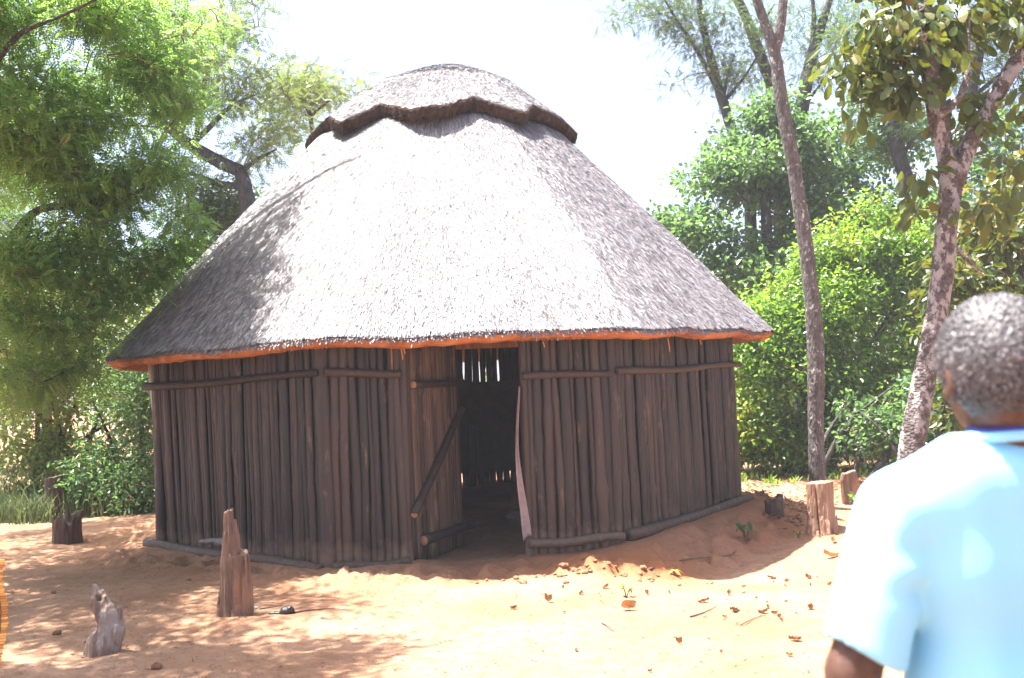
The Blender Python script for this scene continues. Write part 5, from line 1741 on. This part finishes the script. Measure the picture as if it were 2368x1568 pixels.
mb = MB(); mb.add(V + np.array([MX, MY, 0]), F, .5)
body = mb.build('body', MAT['skin'], man)

def shirt_fn(P):
    Q = P * np.array([1, 1 / .74, 1], np.float32)
    x, y, z = P[..., 0], P[..., 1], P[..., 2]
    d = capsule(Q, (-.075, 0, .90), (.075, 0, .90), .125)
    d = smin(d, capsule(Q, (-.062, 0, 1.12), (.062, 0, 1.12), .130), .08)
    d = smin(d, capsule(Q, (-.075, 0, 1.33), (.075, 0, 1.33), .128), .08)
    d = smin(d, capsule(P, (-.140, -.005, 1.433), (.140, -.005, 1.433), .077), .05)
    d = smin(d, capsule(P, (-.072, -.010, 1.484), (.072, -.010, 1.484), .068), .05)
    for (a, b, c) in ARM:
        s = -1 if a[0] < 0 else 1
        e = np.array(b) + np.array([-s * .0, 0, -.02])
        arm = capsule(P, a, e, .074, .069)
        ax = unit(e - np.array(a))
        along = (P - np.array(a, np.float32)) @ ax.astype(np.float32)
        hem = .238
        arm = arm + .008 * np.sin(along * 75 + y * 25 + 1.5 * vnoise(P * 12, 5)) * np.exp(-((along - .10) / .06) ** 2) * np.exp(-(((x * s) - .165) / .05) ** 2)
        arm = np.maximum(arm, along - hem)
        arm = np.maximum(arm, -np.maximum(capsule(P, a, e, .050, .047), (hem - .03) - along))
        d = smin(d, arm, .018)
    wob = .006 * np.sin(x * 40 + 2.2 * vnoise(P * np.array([5, 5, 2], np.float32), 3) + 1.2 * z) * sstep(1.46, 1.25, z) * (y < 0.02)
    wob = wob + .0028 * vnoise(P * np.array([10, 10, 3.5], np.float32), 9) + .005 * vnoise(P * np.array([7, 7, 24], np.float32), 19) * sstep(1.3, 1.05, z)
    d = d + wob
    d = np.maximum(d, .86 - z)
    neck = np.maximum(z - (1.548 + .10 * np.maximum(-y, -.06) * -1.0 * 0 - .35 * np.maximum(y, 0)), -9)
    d = np.maximum(d, neck)
    return d
V, F = surface_nets(shirt_fn, (-.37, -.22, .84), (.37, .22, 1.57), .0068)
mb = MB(); mb.add(V + np.array([MX, MY, 0]), F, .5)
shirt = mb.build('shirt', MAT['shirt'], man)
# collar: pale outer band with a dark blue edge round the neck
a = np.linspace(0, 2 * np.pi, 48)
def ring(rx, ry, z, r_, nm, m_, par):
    mb = MB()
    P_ = np.stack([MX + rx * np.cos(a), MY - .012 + ry * np.sin(a), z - .045 * np.maximum(np.sin(a), 0) + .002 * np.sin(3 * a)], 1)
    add_tube(mb, P_, r_, 8, .5, cap=False)
    return mb.build(nm, MAT[m_], par)
ring(.073, .070, 1.543, .009, 'collar', 'shirt', shirt)
ring(.0655, .0645, 1.553, .0065, 'collar_edge', 'collar', shirt)

def trouser_fn(P):
    Q = P * np.array([1, 1 / .74, 1], np.float32)
    d = capsule(Q, (-.070, 0, .93), (.070, 0, .93), .122)
    for (a_, b_, c_) in LEG:
        d = smin(d, capsule(P, a_, b_, .098, .074), .05)
        d = smin(d, capsule(P, b_, np.array(c_) + np.array([0, 0, -.02]), .074, .062), .02)
    d = d + .004 * vnoise(P * 9, 4)
    return np.maximum(np.maximum(d, P[..., 2] - .98), .07 - P[..., 2])
V, F = surface_nets(trouser_fn, (-.26, -.3, .05), (.26, .26, 1.0), .013)
mb = MB(); mb.add(V + np.array([MX, MY, 0]), F, .5); mb.build('trousers', MAT['trousers'], man)
for (a_, b_, c_) in LEG:
    c = np.array(c_)
    def f(P, c=c):
        d = smin(capsule(P, c + (0, -.03, -.05), c + (0, .17, -.055), .045, .040), capsule(P, c, c + (0, .05, -.03), .046), .03)
        return np.maximum(d, (c[2] - .098) - P[..., 2])
    V, F = surface_nets(f, c + (-.08, -.12, -.12), c + (.08, .26, .07), .01)
    mb = MB(); mb.add(V + np.array([MX, MY, 0]), F, .5); mb.build('shoe', MAT['shoe'], man)
for s in (-1, 1):
    V, F = surface_nets(lambda P: ellip(P, (s * .033, .108, 1.662), (.0125, .0125, .0125)), (s * .033 - .02, .09, 1.64), (s * .033 + .02, .13, 1.685), .003)
    mb = MB(); mb.add(V + np.array([MX, MY, 0]), F, .5); mb.build('eye', MAT['eye'], man)

man.location.z = -0.012

def hair_fn(P):
    x, y, z = P[..., 0], P[..., 1], P[..., 2]
    d = ellip(P, HC, (.091, .110, .109))
    d = smin(d, capsule(P, (0, -.032, 1.605), (0, -.012, 1.64), .070), .02)
    d = d - .0025 * fbm(P * 70, 2, 5)
    line = np.interp(y, [-.12, -.03, .0, .03, .06, .085, .12], [1.592, 1.588, 1.625, 1.640, 1.675, 1.715, 1.735]).astype(np.float32)
    return np.maximum(d, line + .004 * vnoise(P * 40, 6) - z)
V, F = surface_nets(hair_fn, (-.12, -.13, 1.56), (.12, .14, 1.79), .0042)
mb = MB()
tone = np.clip(.30 + .18 * fbm(V * 30, 2, 8), 0, 1)
mb.add(V + np.array([MX, MY, 0]), F, tone)
# tight curls standing off the surface
n = 26000
idx = rg.integers(0, len(V), n)
nrm = unit((V[idx] - HC) / np.array([.094, .113, .112]) ** 2)
b = V[idx] + rg.normal(0, .0015, (n, 3))
tg = unit(np.cross(nrm, rand_unit(n, rg)))
gr = np.clip(.42 + .14 * fbm(b * 22, 2, 12) + rg.normal(0, .12, n) + .22 * np.exp(-((b[:, 0] + .01) / .05) ** 2 - ((b[:, 2] - 1.70) / .05) ** 2) * (b[:, 1] < 0), 0, 1)
h_ = rg.uniform(.003, .008, n)[:, None]; w_ = rg.uniform(.0009, .0018, n)[:, None]
p1 = b + nrm * h_ * .6 + tg * h_ * .5; p2 = b + nrm * h_ + tg * h_ * 1.2; p3 = b + nrm * h_ * .55 + tg * h_ * 1.8
sd_ = np.cross(nrm, tg) * w_
Vc = np.stack([b - sd_, b + sd_, p1 + sd_, p1 - sd_, p2 + sd_, p2 - sd_, p3 + sd_, p3 - sd_], 1)
k = np.arange(n)[:, None] * 8
mb.add(Vc.reshape(-1, 3) + np.array([MX, MY, 0]), np.concatenate([k + np.array([[0, 1, 2, 3]]), k + np.array([[3, 2, 4, 5]]), k + np.array([[5, 4, 6, 7]])]), np.repeat(gr, 8))
mb.build('hair', MAT['hair'], man)

# ------------------------------------------------------------------ thin volume added to imitate veiling lens flare
mb = MB()
add_box(mb, (0, 40, 6.0), (640, 640, 16.0))
hz = mb.build('haze', None, origin=(0, 40, 6.0), smooth=False)
hz.data.materials.clear()
m, n, o = mat('air')
pv = nd(n, 'ShaderNodeVolumePrincipled')
pv.inputs['Color'].default_value = (0.93, 0.94, 1.0, 1)
pv.inputs['Density'].default_value = 0.0013
pv.inputs['Anisotropy'].default_value = 0.0
n.links.new(pv.outputs[0], o.inputs['Volume'])
hz.data.materials.append(m)
tag(hz, 'pale bright haze of dusty sunlit air over the whole yard', 'haze', kind='stuff')
